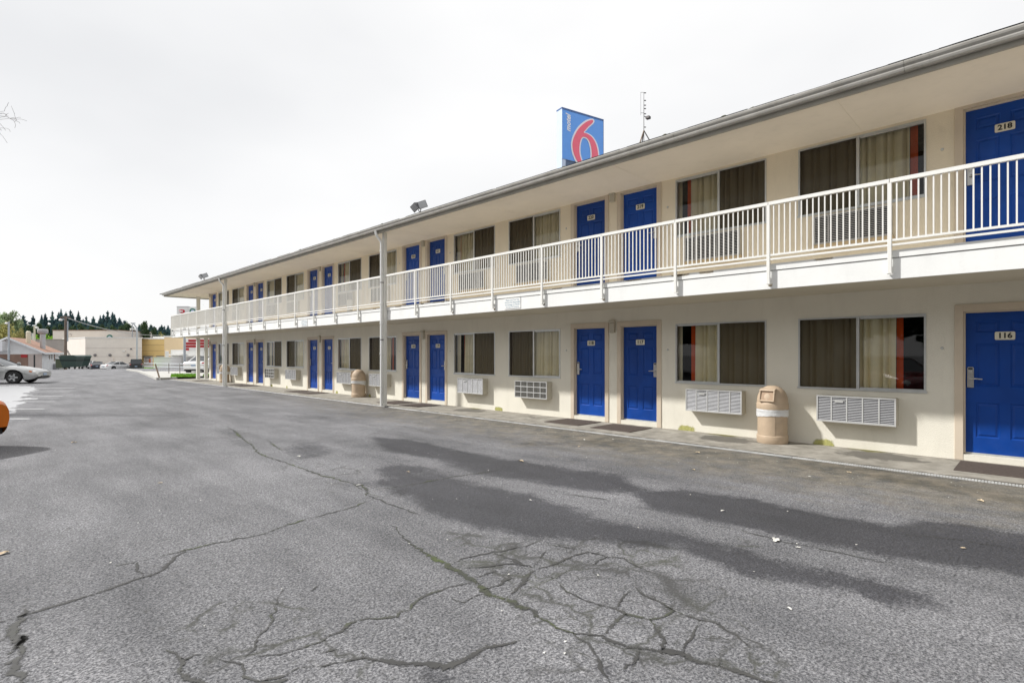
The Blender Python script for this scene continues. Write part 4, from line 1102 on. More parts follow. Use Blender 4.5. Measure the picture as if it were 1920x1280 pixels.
# ================================================================== cars
def car(loc, heading_deg, label, paint, kind='sedan', name='parked_car', L=4.8, Wd=1.82, H=1.42, group=None, wheels=True, detail=True, plate='number_plate', nose_up=0.0):
    """heading measured clockwise from +y, nose first; local +x = forward, +y = left"""
    t = local_root(name, loc, PI/2 - math.radians(heading_deg), label, 'car' if kind != 'suv' else 'SUV', group)
    hl, hw = L/2, Wd/2
    wr = .33 if kind == 'sedan' else .38
    wxf, wxr = hl*.60, -hl*.58
    def width(x):
        a = abs(x)/hl; return hw*(1 - .03*a*a - .20*a**9)
    if kind == 'sedan':
        deck = [(-hl, .80), (-hl*.97, .90), (-hl*.80, .955), (-hl*.45, .965), (0, .93), (hl*.38, .925), (hl*.55, .87), (hl*.80, .76), (hl*.95, .665), (hl, .58)]
        gb = (-hl*.66, -hl*.30, hl*.08, hl*.46)
    else:
        deck = [(-hl, .98), (-hl*.97, 1.04), (-hl*.5, 1.06), (hl*.28, 1.06), (hl*.5, 1.05), (hl*.85, 1.0), (hl*.96, .93), (hl, .82)]
        gb = (-hl*.97, -hl*.90, hl*.12, hl*.34)
    if nose_up: deck = deck[:-3] + [(hl*.80, .80+nose_up*.3), (hl*.95, .70+nose_up*.7), (hl, .60+nose_up)]
    low = .20 if kind == 'sedan' else .30
    def lerp(tab, x):
        for (a, b), (c, d) in zip(tab, tab[1:]):
            if a <= x <= c: u = (x-a)/(c-a); u = u*u*(3-2*u)*.5 + u*.5; return b+(d-b)*u
        return tab[0][1] if x < tab[0][0] else tab[-1][1]
    def zb(x):
        z = low + (.16*max(0, (abs(x)/hl - .86)/.14)**1.5)
        for wx in (wxf, wxr):
            R = wr+.065; d = x-wx
            if abs(d) < R: z = max(z, wr + math.sqrt(R*R-d*d))
        return z
    def section(x):
        w_, zt, z0 = width(x), lerp(deck, x), zb(x)
        sh = zt - .09
        z0 = min(z0, sh-.03)
        zm = z0 + (sh-z0)*.45
        half = [(w_*.95, z0), (w_*1.0, zm), (w_*.985, sh-.02), (w_*.93, sh+.05), (w_*.82, zt), (w_*.45, zt+.03), (0, zt+.04)]
        return half
    stx = sorted(set([-hl + L*i/64 for i in range(65)]))
    b = MB(); vs = []; n = 13
    for x in stx:
        h = section(x); ring = [(x, -y, z) for y, z in h[:-1]] + [(x, 0, h[-1][1])] + [(x, y, z) for y, z in h[:-1][::-1]]
        vs += ring
    fs = [(i*n+k, i*n+k+1, (i+1)*n+k+1, (i+1)*n+k) for i in range(len(stx)-1) for k in range(n-1)]
    fs += [tuple(range(n)), tuple((len(stx)-1)*n + k for k in range(n))[::-1]]
    b.raw(vs, fs)
    b.build('body', paint, t, smooth=True)
    ub_ = MB(); ub_.box(-hl*.93, hl*.93, -hw*.80, hw*.80, low+.03, .62); ub_.build('underbody', 'car_trim', t)
    # glasshouse
    xr, xra, xfa, xf = gb; zbelt = lambda x: lerp(deck, x)+.005
    wb, wt = hw*.86, hw*.66 if kind == 'sedan' else hw*.74
    zr_ = H-.035
    A = [(xr, wb*.93, zbelt(xr)), (xra, wt*.96, zr_-.01), (xfa, wt, zr_), (xf, wb*.97, zbelt(xf))]
    g = MB()
    mid = [(xr+ (xf-xr)*.33, wb, zbelt(xr+(xf-xr)*.33)), (xr+(xf-xr)*.66, wb, zbelt(xr+(xf-xr)*.66))]
    for s_ in (-1, 1):
        base_ = [(xr, s_*wb*.93, A[0][2]), (mid[0][0], s_*wb, mid[0][2]), (mid[1][0], s_*wb, mid[1][2]), (xf, s_*wb*.97, A[3][2])]
        g.face(base_ + [(xfa, s_*wt, zr_), (xra, s_*wt*.96, zr_-.01)] if s_ < 0 else (base_ + [(xfa, s_*wt, zr_), (xra, s_*wt*.96, zr_-.01)])[::-1])
    g.face([(xf, -wb*.97, A[3][2]), (xf+.05, 0, A[3][2]+.02), (xf, wb*.97, A[3][2]), (xfa, wt, zr_), (xfa, -wt, zr_)])
    g.face([(xr, wb*.93, A[0][2]), (xr-.04, 0, A[0][2]+.02), (xr, -wb*.93, A[0][2]), (xra, -wt*.96, zr_-.01), (xra, wt*.96, zr_-.01)])
    g.build('glass', 'car_glass', t)
    rf = MB(); rows = []
    for i in range(9):
        u = i/8; x = xra-.03 + (xfa-xra+.06)*u; ww = (wt*.96 + (wt-wt*.96)*u)+.012; zc = zr_-.008 + .045*math.sin(PI*(.12+.76*u))
        rows.append([(x, -ww, zr_-.02), (x, -ww*.93, zc-.005), (x, -ww*.5, zc+.012), (x, 0, zc+.017), (x, ww*.5, zc+.012), (x, ww*.93, zc-.005), (x, ww, zr_-.02)])
    rf.raw([v for r_ in rows for v in r_], [(i*7+k, i*7+k+1, (i+1)*7+k+1, (i+1)*7+k) for i in range(8) for k in range(6)])
    for s_ in (-1, 1):    # pillars
        for (a, za, wa), (c, zc_, wc), th in (((xf, A[3][2], wb*.97), (xfa, zr_, wt), .05), ((xr, A[0][2], wb*.93), (xra, zr_-.01, wt*.96), .09), (((xr+xf)/2-.12, zbelt(0), wb), ((xra+xfa)/2-.02, zr_, wt*.98), .035)):
            p0, p1 = Vector((a, s_*wa, za-.01)), Vector((c, s_*wc, zc_+.0)); dx = Vector((th, 0, 0)); oy = Vector((0, s_*.012, .004))
            rf.face([p0-dx+oy, p0+dx+oy, p1+dx+oy, p1-dx+oy])
            rf.face([p0-dx+oy, p1-dx+oy, p1-dx*.4-Vector((0, s_*.06, 0)), p0-dx*.4-Vector((0, s_*.06, 0))])
    rf.build('roof_panel', paint, t, smooth=True)
    def patch(nm, mt, x0, x1, k0, k1, off=.006, m_=6):
        for s_ in (-1, 1):
            mb = MB()
            for i in range(m_):
                xa, xb_ = x0+(x1-x0)*i/m_, x0+(x1-x0)*(i+1)/m_
                for k in range(k0, k1):
                    q = [(xa, section(xa)[k]), (xb_, section(xb_)[k]), (xb_, section(xb_)[k+1]), (xa, section(xa)[k+1])]
                    mb.face([(x*(1+off/hl), s_*(y+off), z+off*.4) for x, (y, z) in q])
            mb.build(nm, mt, t)
    if detail:
        patch('headlight', 'light_clear', hl*.91, hl*.992, 2, 4)
        patch('taillight', 'light_red', -hl*.998, -hl*.90, 2, 4)
        patch('side_marker', 'light_amber', hl*.86, hl*.905, 2, 3)
        m_ = MB(); m_.box(hl-.01, hl+.012, -.42, .42, .30, .40); m_.box(hl*.985, hl*1.004, -.55, .55, .255, .285); m_.build('grille', 'car_trim', t)
        m_ = MB(); m_.box(hl+.0, hl+.022, -.16, .16, .42, .53); m_.build('licence_plate', plate, t); m_ = MB(); m_.box(-hl-.02, -hl+.02, -.16, .16, .60, .72); m_.build('licence_plate', plate, t)
        for s_ in (-1, 1):
            m_ = MB(); m_.lathe([(0, -.08), (.06, -.07), (.085, 0), (.06, .07), (0, .08)], (xf*.80, s_*(hw*.93+.07), lerp(deck, xf*.8)+.09), 10)
            m_.build('wing_mirror', paint, t, smooth=True)
        m_ = MB()
        for s_ in (-1, 1):
            for xx in (xf*.72, (xr+xf)/2-.12, xr*.78):
                h0 = section(xx); yy = [h0[1], h0[2]]
                m_.face([(xx-.006, s_*(yy[0][0]+.003), yy[0][1]-.05), (xx+.006, s_*(yy[0][0]+.003), yy[0][1]-.05), (xx+.006, s_*(yy[1][0]+.003), yy[1][1]), (xx-.006, s_*(yy[1][0]+.003), yy[1][1])])
            for xx in ((xr+xf)/2+.05, xr*.62): h0 = section(xx); m_.box(xx-.09, xx+.09, s_*h0[2][0]-.016, s_*h0[2][0]+.016, h0[2][1]-.06, h0[2][1]-.03)
        m_.build('door_seam', 'car_trim', t)
    for wx in (wxf, wxr):
        for s_ in (-1, 1):
            M = Matrix.Translation((wx, s_*(hw-.115), wr)) @ Matrix.Rotation(s_*-PI/2, 4, 'X')
            m_ = MB(); m_.lathe([(wr*.64, .105), (wr*.70, .112), (wr*.93, .108), (wr, .075), (wr, -.09), (wr*.9, -.11), (0, -.11)], n=28, M=M); wl = m_.build('wheel', 'rubber', t, smooth=True)
            m_ = MB(); m_.lathe([(wr*.66, .108), (wr*.62, .085), (wr*.58, .06)], n=24, M=M)
            for q in range(5):
                a = q*2*PI/5; R_ = M @ Matrix.Rotation(a, 4, 'Z'); m_.prism([(0, -.055), (wr*.60, -.035), (wr*.60, .035), (0, .055)], .07, .098, axis='z', M=R_)
            m_.build('rim', 'rim_metal', wl)
            m_ = MB(); m_.lathe([(wr*.60, .062), (0, .062)], n=20, M=M); m_.build('brake_disc', 'car_trim', wl)
    return t
def hdir(h): h = math.radians(h); return Vector((math.sin(h), math.cos(h), 0))
# silver sedan, nose at pixel ~94
h = 117.0; nose = P(83, 700, 29.0); nose.z = 0
car(nose - hdir(h)*2.42, h, 'silver sedan with alloy wheels parked nose out at the left edge', 'paint_silver', L=4.9, Wd=1.84, H=1.40)
h = 140.0; nose = P(-67.0, 790, 8.1); nose.z = 0
car(nose - hdir(h)*2.25, h, 'orange car of which only the rounded front corner shows at the left edge', 'paint_orange', 'sedan', L=4.5, Wd=1.75, H=1.45, detail=False, nose_up=.13)
c_ = G(372, 700); c_ = P(388, 690, 44.5); c_.z = 0
car(c_, 38, 'white sedan seen behind the balcony columns at the far end of the motel', 'paint_white', L=4.9, Wd=1.82, H=1.42)
def far(x, depth): p = P(x, 690, depth); p.z = float(ground_h(p.x, p.y)); return p
car(far(183, 88), 10, 'dark navy sedan with red tail lights in front of the beige blank wall', 'paint_navy', L=4.7)
car(far(222, 86), 62, 'white sedan parked between the navy sedan and the black off-roader', 'paint_white', L=4.8)
car(far(170, 97), 25, 'white sedan farther back, half hidden behind the navy sedan', 'paint_white', L=4.7)
car(far(256, 86), 12, 'black boxy off-road vehicle parked before the yellow building', 'paint_black', 'suv', name='parked_suv', L=4.6, Wd=1.88, H=1.80)
# cars parked in the stalls behind the photographer's left shoulder; they show as reflections in the motel windows
for i, (pt, H_) in enumerate((('paint_red', 1.42), ('paint_black', 1.42))):
    e = Vector((-1.6 - .475*i*1.0 - .2, 17.1 - 2.83*(4.6+i*1.05), 0))
    car(e + Vector((-2.2, 0, 0)), 128, ('dark red sedan parked across the lot facing the motel', 'black sedan parked across the lot facing the motel')[i], pt, L=4.7, H=H_)

# ================================================================== dumpsters
def dumpster(loc, rz, label, lidopen):
    t = local_root('dumpster', loc, rz, label, 'dumpster', 'green dumpsters at the end of the lot')
    b = MB(); zb_, zt_ = .20, 1.30; a0, a1, b0, b1 = .62, .84, .45, .66
    def ring(f): return [(-a0-(a1-a0)*f, -b0-(b1-b0)*f, zb_+(zt_-zb_)*f), (a0+(a1-a0)*f, -b0-(b1-b0)*f, zb_+(zt_-zb_)*f), (a0+(a1-a0)*f, b0+(b1-b0)*f, zb_+(zt_-zb_)*f), (-a0-(a1-a0)*f, b0+(b1-b0)*f, zb_+(zt_-zb_)*f)]
    vs = ring(0)+ring(1); b.raw(vs, [(0, 1, 5, 4), (1, 2, 6, 5), (2, 3, 7, 6), (3, 0, 4, 7), (3, 2, 1, 0)])
    b.box(-a1-.04, a1+.04, -b1-.04, b1+.04, zt_-.06, zt_)
    b.build('bin_body', 'dumpster_green', t)
    m_ = MB(); r0 = ring(.56); r1 = ring(.70)
    o_ = lambda r_: [(x*1.02, y*1.025, z) for x, y, z in r_]
    m_.raw(o_(r0)+o_(r1), [(0, 1, 5, 4), (1, 2, 6, 5), (2, 3, 7, 6), (3, 0, 4, 7)]); m_.build('band', 'dumpster_band', t)
    m_ = MB(); m_.prism([(-a1-.05, zt_+.003), (a1+.05, zt_+.003), (a1*.6, zt_+.14), (-a1*.6, zt_+.14)], -b1-.05, b1+.05); m_.build('lid', 'dumpster_green', t)
    for sx in (-.48, .48):
        for sy in (-.34, .34):
            m_ = MB(); m_.lathe([(0, -.03), (.09, -.03), (.09, .03), (0, .03)], (sx, sy, .09), 12, M=Matrix.Rotation(PI/2, 4, 'X')); m_.box(sx-.05, sx+.05, sy-.05, sy+.05, .12, .2); m_.build('caster', 'rubber', t)
    if lidopen:
        m_ = MB(); m_.tube([(-.3, .1, zt_+.05), (-.62, .2, zt_+.62), (-.55, .2, zt_+.66), (-.2, .1, zt_+.1)], .03, 6); m_.build('lid_bar', 'antenna_metal', t)
    return t
p = P(135, 690, 56); p.z = 0; dumpster(p, -ALPHA+.12, 'left of two dark green dumpsters on casters, nearer one with a lid bar raised', True)
p = P(152, 690, 60.0); p.z = 0; dumpster(p, -ALPHA-.55, 'right of two dark green dumpsters on casters, partly behind the other', False)
t = P(117.5, 690, 60); ob_ = local_root('garbage_bin', (t.x, t.y, 0), -ALPHA, 'olive green bin between the white house and the dumpsters', 'bin')
m_ = MB(); m_.prism([(-.42, .0), (.42, 0), (.48, .95), (-.48, .95)], -.4, .4); m_.build('bin_body', 'olive_bin', ob_); m_ = MB(); m_.box(-.52, .52, -.45, .45, .95, 1.02); m_.build('lid', 'dumpster_band', ob_)

# ================================================================== far buildings. Local axes: x = right in view, y = away, z = up
def vroot(name, x, depth, label, cat, group=None, rot=0, z=None):
    p = P(x, 690, depth); p.z = float(ground_h(p.x, p.y)) if z is None else z
    return local_root(name, p, -ALPHA+rot, label, cat, group)
def mpp(d): return d/F_PX                 # metres per photo pixel at depth d

# white house, corner at x=79, depth 75
d = 75.0; k = mpp(d); hs = vroot('house', 79, d, 'white and grey gabled house with brown roof beside the dumpsters', 'house')
hz = hs.location.z
def zpx(y, d, base): return CAM_H + (HY-y)*mpp(d) - base
eave, ridge = zpx(657, d, hz), zpx(632, d, hz)
xl = -135*k
m_ = MB()   # gable front (x -135..79 px), ridge at px 17
xrg = (17-79)*k; eL = (-45-79)*k
m_.face([(eL, 0, 0), (0, 0, 0), (0, 0, eave), (xrg, 0, ridge-.1), (eL, 0, eave)])
m_.build('gable_wall', 'house_grey', hs)
sx, sy = 2.0, 9.0                          # direction of the side wall: right-back
sx = (112*(d+9)/F_PX*1 - 79*d/F_PX) - (960*(9)/F_PX)   # keeps the far corner at px 112
m_ = MB(); m_.face([(0, 0, 0), (sx, 9, 0), (sx, 9, eave), (0, 0, eave)]); m_.face([(eL, 0, 0), (eL, 0, eave), (eL+sx, 9, eave), (eL+sx, 9, 0)]); m_.build('side_wall', 'house_white', hs)
dn = Vector((sx, 9, 0)).normalized()
m_ = MB()
o1 = Vector((0, 0, 0)) - dn*.9
def rp(x, z, along): v = Vector((x, 0, z)) + dn*along; return v
LL = 10.2
ov = .75; sl = (ridge-eave)/(0-xrg)
ex, ez = ov, eave - sl*ov
for (xa, za), (xb_, zb2) in (((xrg, ridge), (ex, ez)), ((xrg, ridge), (eL-ov, ez))):
    q = [rp(xa, za, -.9), rp(xb_, zb2, -.9), rp(xb_, zb2, LL), rp(xa, za, LL)]
    q2 = [v - Vector((0, 0, .14)) for v in q]
    m_.raw(q+q2, [(0, 1, 2, 3), (4, 5, 6, 7), (0, 1, 5, 4), (1, 2, 6, 5), (2, 3, 7, 6), (3, 0, 4, 7)])
m_.build('roof', 'roof_brown', hs)
m_ = MB()
for (xa, za), (xb_, zb2) in (((xrg, ridge), (ex, ez)), ((xrg, ridge), (eL-ov, ez))):
    q = [rp(xa, za+.03, -.95), rp(xb_, zb2+.03, -.95)]; m_.face([q[0], q[1], q[1]-Vector((0, 0, .26)), q[0]-Vector((0, 0, .26))])
q = [rp(ex+.02, ez+.05, -.95), rp(ex+.02, ez+.05, LL)]; m_.face([q[0], q[1], q[1]-Vector((0, 0, .26)), q[0]-Vector((0, 0, .26))])
m_.build('fascia', 'house_white', hs)
m_ = MB(); m_.box((-60-79)*k, (53-79)*k, -.05, -.005, 0, zpx(664, d, hz)); m_.build('garage_door', 'brown_wood', hs)
m_ = MB(); m_.box((40-79)*k, (52-79)*k, -.08, -.051, zpx(670, d, hz), zpx(664.5, d, hz)); m_.build('red_awning', 'stripe_red', hs)
m_ = MB(); m_.box((53.5-79)*k, -.02, -.05, -.005, 0, zpx(663.5, d, hz)); m_.build('lower_cladding', 'taupe', hs)
m_ = MB(); m_.box((64-79)*k, (66.5-79)*k, -.09, -.051, 0, zpx(665, d, hz)); m_.build('narrow_opening', 'dark_pane', hs)
for x in (92, 96.5, 101.5):
    tt = (x-79)/(112-79)*.98; v = Vector((sx, 9, 0))*tt; dnx = dn*.28; off = Vector((dn.y, -dn.x, 0))*.03
    m_ = MB(); z0, z1 = zpx(673 if x < 99 else 677, d+4, hz), zpx(659.5, d+4, hz)
    m_.face([v-dnx+off+Vector((0, 0, z0)), v+dnx+off+Vector((0, 0, z0)), v+dnx+off+Vector((0, 0, z1)), v-dnx+off+Vector((0, 0, z1))]); m_.build('window', 'dark_pane' if x < 99 else 'brown_wood', hs)
m_ = MB(); m_.box((-40-79)*k, (20-79)*k, -1.2, -.01, zpx(658.5, d, hz), zpx(656.5, d, hz)); m_.box((-40-79)*k, (20-79)*k, -1.2, -1.12, zpx(644.5, d, hz), zpx(643, d, hz))
for x in range(-36, 20, 4): m_.box((x-79)*k, (x+1.2-79)*k, -1.19, -1.13, zpx(657, d, hz), zpx(644, d, hz))
m_.box((15-79)*k, (20-79)*k, -1.25, -.6, zpx(658, d, hz), zpx(640, d, hz))
m_.build('balcony', 'house_white', hs)
m_ = MB(); cx = (45-79)*k; m_.lathe([(0, eave), (.32, eave), (.32, zpx(625, d, hz)), (.55, zpx(623.5, d, hz)), (.62, zpx(621.5, d, hz)), (.62, zpx(616, d, hz)), (.5, zpx(615, d, hz)), (0, zpx(615, d, hz))], (cx, 3.0, 0), 16); m_.build('roof_vent', 'vent_metal', hs, smooth=True)
m_ = MB(); m_.lathe([(0, eave), (.28, eave), (.28, zpx(620.5, d, hz)), (.14, zpx(619, d, hz)), (0, zpx(619, d, hz))], ((23-79)*k, 2.5, 0), 12); m_.build('chimney', 'cream_paint', hs)
m_ = MB(); cx = (98-79)*k+.9; m_.box(cx+1.2, cx+2.3, 2.0, 2.9, 0, 1.05)
ac_ = tag(m_.build('utility_box', 'vent_metal', None, origin=(0, 0, 0)), 'grey metal utility box standing against the white house wall', 'utility box')
ac_.location = hs.location; ac_.rotation_euler = hs.rotation_euler
# put it beside the side wall
ac_.data.transform(Matrix.Translation((-(cx+1.75), -2.45, 0))); vv = Vector((sx, 9, 0))*.62 + Vector((dn.y, -dn.x, 0))*.55
ac_.data.transform(Matrix.Translation(vv))

# brown grey block wall behind the house
d = 112.0; bz = -1.05; bw = vroot('brick_building', 95, d, 'low grey brown block building behind the roof of the white house', 'building', z=bz)
m_ = MB(); m_.box((48-95)*mpp(d), (128-95)*mpp(d), 0, 10, 0, zpx(637, d, bz)); m_.build('wall', 'block_grey', bw)
m_ = MB(); m_.box((47-95)*mpp(d), (128-95)*mpp(d), -.1, 10, zpx(637, d, bz)+.002, zpx(635.6, d, bz)); m_.build('parapet_cap', 'fascia_grey', bw)

# beige block building: front right face 160..257, left face 95..160
d = 104.0; k = mpp(d); bb = vroot('commercial_building', 160, d, 'large plain beige block building with white parapet cap and round wall lamps', 'building', z=-1.05)
bz = -1.05; zt = zpx(633.5, d, bz); xr_ = (256-160)*k
lx, ly = (100-160)*k*.78, 9.0
m_ = MB(); m_.face([(0, 0, -.5), (xr_, 1.5, -.5), (xr_, 1.5, zt), (0, 0, zt)]); m_.build('wall', 'block_beige', bb)
lx = (118*(d+9) - 160*d - 960*9)/F_PX
m_ = MB(); m_.face([(0, 0, -.5), (0, 0, zt), (lx, 9, zt), (lx, 9, -.5)]); m_.build('side_wall', 'block_light', bb)
m_ = MB(); m_.face([(0, 0, zt), (xr_, 1.5, zt), (xr_, 14, zt), (lx, 14, zt), (lx, 9, zt)]); m_.build('roof', 'block_grey', bb)
m_ = MB(); c1 = [(0, -.06), (xr_, 1.44)]; m_.prism([(0, -.08), (xr_+.02, 1.42), (xr_+.02, 1.7), (lx, 9.3), (lx-.1, 9.0)], zt-.02, zt+.18, axis='z'); m_.build('parapet_cap', 'cap_white', bb)
for x in (177, 202, 233):
    u = (x-160)/(256-160); v = Vector((xr_*u, 1.5*u, zpx(665.5, d, bz)))
    m_ = MB(); m_.lathe([(0, .0), (.26, 0), (.24, .16), (.14, .26), (0, .28)], v+Vector((0, -.05, 0)), 14, M=Matrix.Rotation(PI/2, 4, 'X')); m_.build('wall_lamp', 'lamp_grey', bb, smooth=True)
for x, y, s_, mt in ((226, 658, .22, 'cap_white'), (238, 654, .12, 'lamp_grey')):
    u = (x-160)/(256-160); v = Vector((xr_*u, 1.5*u, zpx(y, d, bz))); m_ = MB(); m_.box(v.x-s_, v.x+s_, v.y-.2, v.y-.01, v.z-.12, v.z+.12); m_.build('flood_lamp', mt, bb)
u = (201-160)/(96.); m_ = MB(); v = Vector((xr_*u, 1.5*u, 0)); m_.box(v.x-.75, v.x+.75, v.y-.06, v.y+.2, 0, zpx(670, d, bz)); m_.build('door', 'block_light', bb)
ln_ = MB()
for yy in (652, 668): ln_.face([(0, -.012, zpx(yy, d, bz)), (xr_, 1.488, zpx(yy, d, bz)), (xr_, 1.488, zpx(yy, d, bz)-.05), (0, -.012, zpx(yy, d, bz)-.05)])
ln_.build('wall_joint', 'taupe', bb)
# set back upper box
d2 = 122.0; k2 = mpp(d2); ub2 = vroot('upper_building', 160, d2, 'taller flat roofed beige building set back behind the beige block wall', 'building', z=-1.05)
z0, z1 = 0, zpx(619.5, d2, bz)
m_ = MB(); m_.box((99-160)*k2, (222-160)*k2, 0, 12, z0, z1); m_.build('wall', 'block_light', ub2)
m_ = MB(); m_.prism([((98.5-160)*k2, -.12), ((222.5-160)*k2, -.12), ((222.5-160)*k2, 12), ((98.5-160)*k2, 12)], z1, z1+.14, axis='z'); m_.build('parapet_cap', 'brown_wood', ub2)
lg = MB(); cx, cz = (206-160)*k2, zpx(633, d2, bz); R = 6.2*k2
lg.lathe([(0, 0), (R, 0), (R, .05), (0, .05)], (cx, -.01, cz), 28, M=Matrix.Rotation(PI/2, 4, 'X')); lg.cur = 1
lg.lathe([(R*.55, .052), (R*.55, .09), (R*.97, .09), (R*.97, .052)], (cx, -.01, cz), 28, M=Matrix.Rotation(PI/2, 4, 'X')); lg.cur = 2
lg.lathe([(0, .10), (R*.45, .10), (R*.45, .06)], (cx, -.01, cz), 20, M=Matrix.Rotation(PI/2, 4, 'X'))
lg.build('round_emblem', ['cap_white', 'logo_green', 'sign_side'], ub2)
m_ = MB(); m_.lathe([(.22, 0), (.34, 0), (.34, .05), (.22, .05)], ((132-160)*k2, -.01, zpx(628, d2, bz)), 12, M=Matrix.Rotation(PI/2, 4, 'X'), a0=-.8, a1=2.2); m_.build('wall_mark', 'taupe', ub2)

# yellow and peach building
d = 106.0; k = mpp(d); yb_ = vroot('shop_building', 258, d, 'mustard yellow flat roofed shop with white door surrounds', 'building', z=-1.05)
m_ = MB(); m_.box(-1.3*k, 51*k, 1.4, 12, -.4, zpx(635.5, d, bz)); m_.build('wall', 'wall_yellow', yb_)
m_ = MB(); m_.box(-.5*k, 51*k, 1.3, 12.1, zpx(635.5, d, bz)+.002, zpx(633, d, bz)); m_.box(3*k, 47*k, 4, 10, zpx(633, d, bz), zpx(630, d, bz)); m_.build('parapet_cap', 'wall_white', yb_)
for a, b_2 in ((3.5, 20), (29, 46)):
    m_ = MB(); m_.box(a*k, b_2*k, 1.25, 1.39, -.4, zpx(668.5, d, bz)); dr = m_.build('door_surround', 'wall_white', yb_)
    m_ = MB(); m_.box((a-1)*k, (b_2+1)*k, 1.0, 1.39, zpx(668.4, d, bz), zpx(667, d, bz)); m_.build('hood', 'lamp_grey', dr)
m_ = MB(); m_.box(6*k, 17*k, 1.20, 1.249, zpx(682, d, bz), zpx(670, d, bz)); m_.cur = 1; m_.box(6*k, 16*k, 1.17, 1.199, zpx(671.5, d, bz), zpx(670, d, bz)); m_.cur = 2; m_.box(13.5*k, 17*k, 1.17, 1.199, zpx(680, d, bz), zpx(673, d, bz)); m_.build('poster', ['poster_a', 'sign_grey', 'poster_b'], yb_)
for yy in (646, 657):
    m_ = MB(); m_.box(0, 50*k, 1.385, 1.398, zpx(yy, d, bz)-.04, zpx(yy, d, bz)); m_.build('wall_joint', 'brown_wood', yb_)
pb = vroot('peach_building', 312, d-4, 'pale peach flat building joined beside the mustard yellow shop', 'building', z=-1.05)
k = mpp(d-4); m_ = MB(); m_.box(-4*k, 36*k, 0, 14, -.4, zpx(632, d-4, bz)); m_.build('wall', 'wall_peach', pb)
m_ = MB(); m_.box(-4.5*k, 36*k, -.08, 14, zpx(632, d-4, bz)+.002, zpx(629.5, d-4, bz)); m_.build('parapet_cap', 'wall_white', pb)
m_ = MB(); m_.box(-1*k, 5*k, -.2, -.01, -.4, zpx(658, d-4, bz)); m_.build('pilaster', 'wall_white', pb)
# white low wall / enclosure in front
en = vroot('enclosure_wall', 300, 92, 'low white enclosure wall in front of the yellow shop', 'wall', z=-1.05); k = mpp(92)
m_ = MB(); m_.box(-12*k, 20*k, 0, 3, -.3, zpx(670.5, 92, bz)); m_.build('wall', 'wall_white', en); m_ = MB(); m_.box(-13*k, 20.5*k, -.1, 3.1, zpx(670.5, 92, bz)+.002, zpx(669.3, 92, bz)); m_.build('wall_cap', 'cap_white', en)
# white building with red stripes behind the columns
rb = vroot('striped_building', 372, 96, 'white shop with a red and white striped upper wall behind the motel columns', 'building', z=-1.05); k = mpp(96)
m_ = MB(); m_.box(-52*k, 40*k, 0, 12, -.3, zpx(655.5, 96, bz)); m_.build('wall', 'wall_white', rb)
m_ = MB(); m_.box(-25*k, 40*k, -.1, 12, zpx(655.4, 96, bz), zpx(634.5, 96, bz)); up = m_.build('upper_wall', 'wall_white', rb)
for i in range(4):
    m_ = MB(); y1_, y0_ = 636.5+5.3*i, 640.6+5.3*i; m_.box((-25 if i else -18)*k, (40 if i < 3 else -17)*k, -.16, -.101, zpx(y0_, 96, bz), zpx(y1_, 96, bz)); m_.build('red_stripe', 'stripe_red', up)
m_ = MB()
for a, b_2, y0_, y1_ in ((-47, -40, 690, 672), (-38, -32, 690, 671), (-20, -14, 690, 672), (-8, 0, 690, 673), (6, 14, 690, 672)): m_.box(a*k, b_2*k, -.08, -.01, zpx(y0_, 96, bz), zpx(y1_, 96, bz))
m_.build('shop_window', 'poster_a', rb)
m_ = MB()
for a, b_2, y_ in ((-50, -22, 666), (-20, 8, 669)): m_.box(a*k, b_2*k, -.9, -.02, zpx(y_, 96, bz), zpx(y_, 96, bz)+.22)
m_.build('canopy', 'cap_white', rb)
# roadside box sign behind the balcony corner
d = 74.0; k = mpp(d); rs = vroot('roadside_sign', 350, d, 'white box sign with red and round green emblems beyond the balcony corner', 'sign', z=-.3)
z0, z1 = zpx(592, d, -.3), zpx(575, d, -.3)
m_ = MB(); m_.box(-18.5*k, 2.2*k, 0, .5, z0, z1); m_.box(2.7*k, 20*k, .02, .48, z0+.02, z1-.02); m_.build('cabinet', 'wall_white', rs)
m_ = MB(); m_.box(-18.9*k, 2.6*k, -.03, .53, z0-.05, z0-.002); m_.box(-18.9*k, 2.6*k, -.03, .53, z1+.002, z1+.05); m_.build('frame', 'lamp_grey', rs)
m_ = MB(); zc = (z0+z1)/2; R = 5.6*k
hexp = [(-1, .05), (-.75, .55), (-.1, .8), (.75, .62), (1.05, .1), (.85, -.5), (.2, -.85), (-.6, -.62)]
m_.prism([(-8.8*k+R*x, zc+R*.78*z) for x, z in hexp], -.05, -.002); m_.cur = 1
m_.prism([(-8.8*k+R*x, zc+R*.7*z) for x, z in ((-.8, .3), (-.3, .5), (-.1, .05), (.1, .45), (.42, .4), (.2, .0), (.4, -.38), (.12, -.42), (-.1, -.12), (-.25, -.45), (-.85, -.3))], -.08, -.051)
m_.build('red_emblem', ['logo_red', 'wall_white'], rs)
m_ = MB(); cc = (11.2*k, .0, zc); RM = Matrix.Rotation(PI/2, 4, 'X')
m_.lathe([(R*.62, 0), (R*.62, .05), (R*1.0, .05), (R*1.0, 0)], cc, 24, M=RM); m_.cur = 1; m_.lathe([(0, .03), (R*.5, .03), (R*.5, 0)], cc, 16, M=RM); m_.build('green_emblem', ['logo_green', 'sign_side'], rs)
m_ = MB(); m_.tube([(-6*k, .25, 0), (-6*k, .25, z0)], .16, 10); m_.build('pole', 'pole_steel', rs)

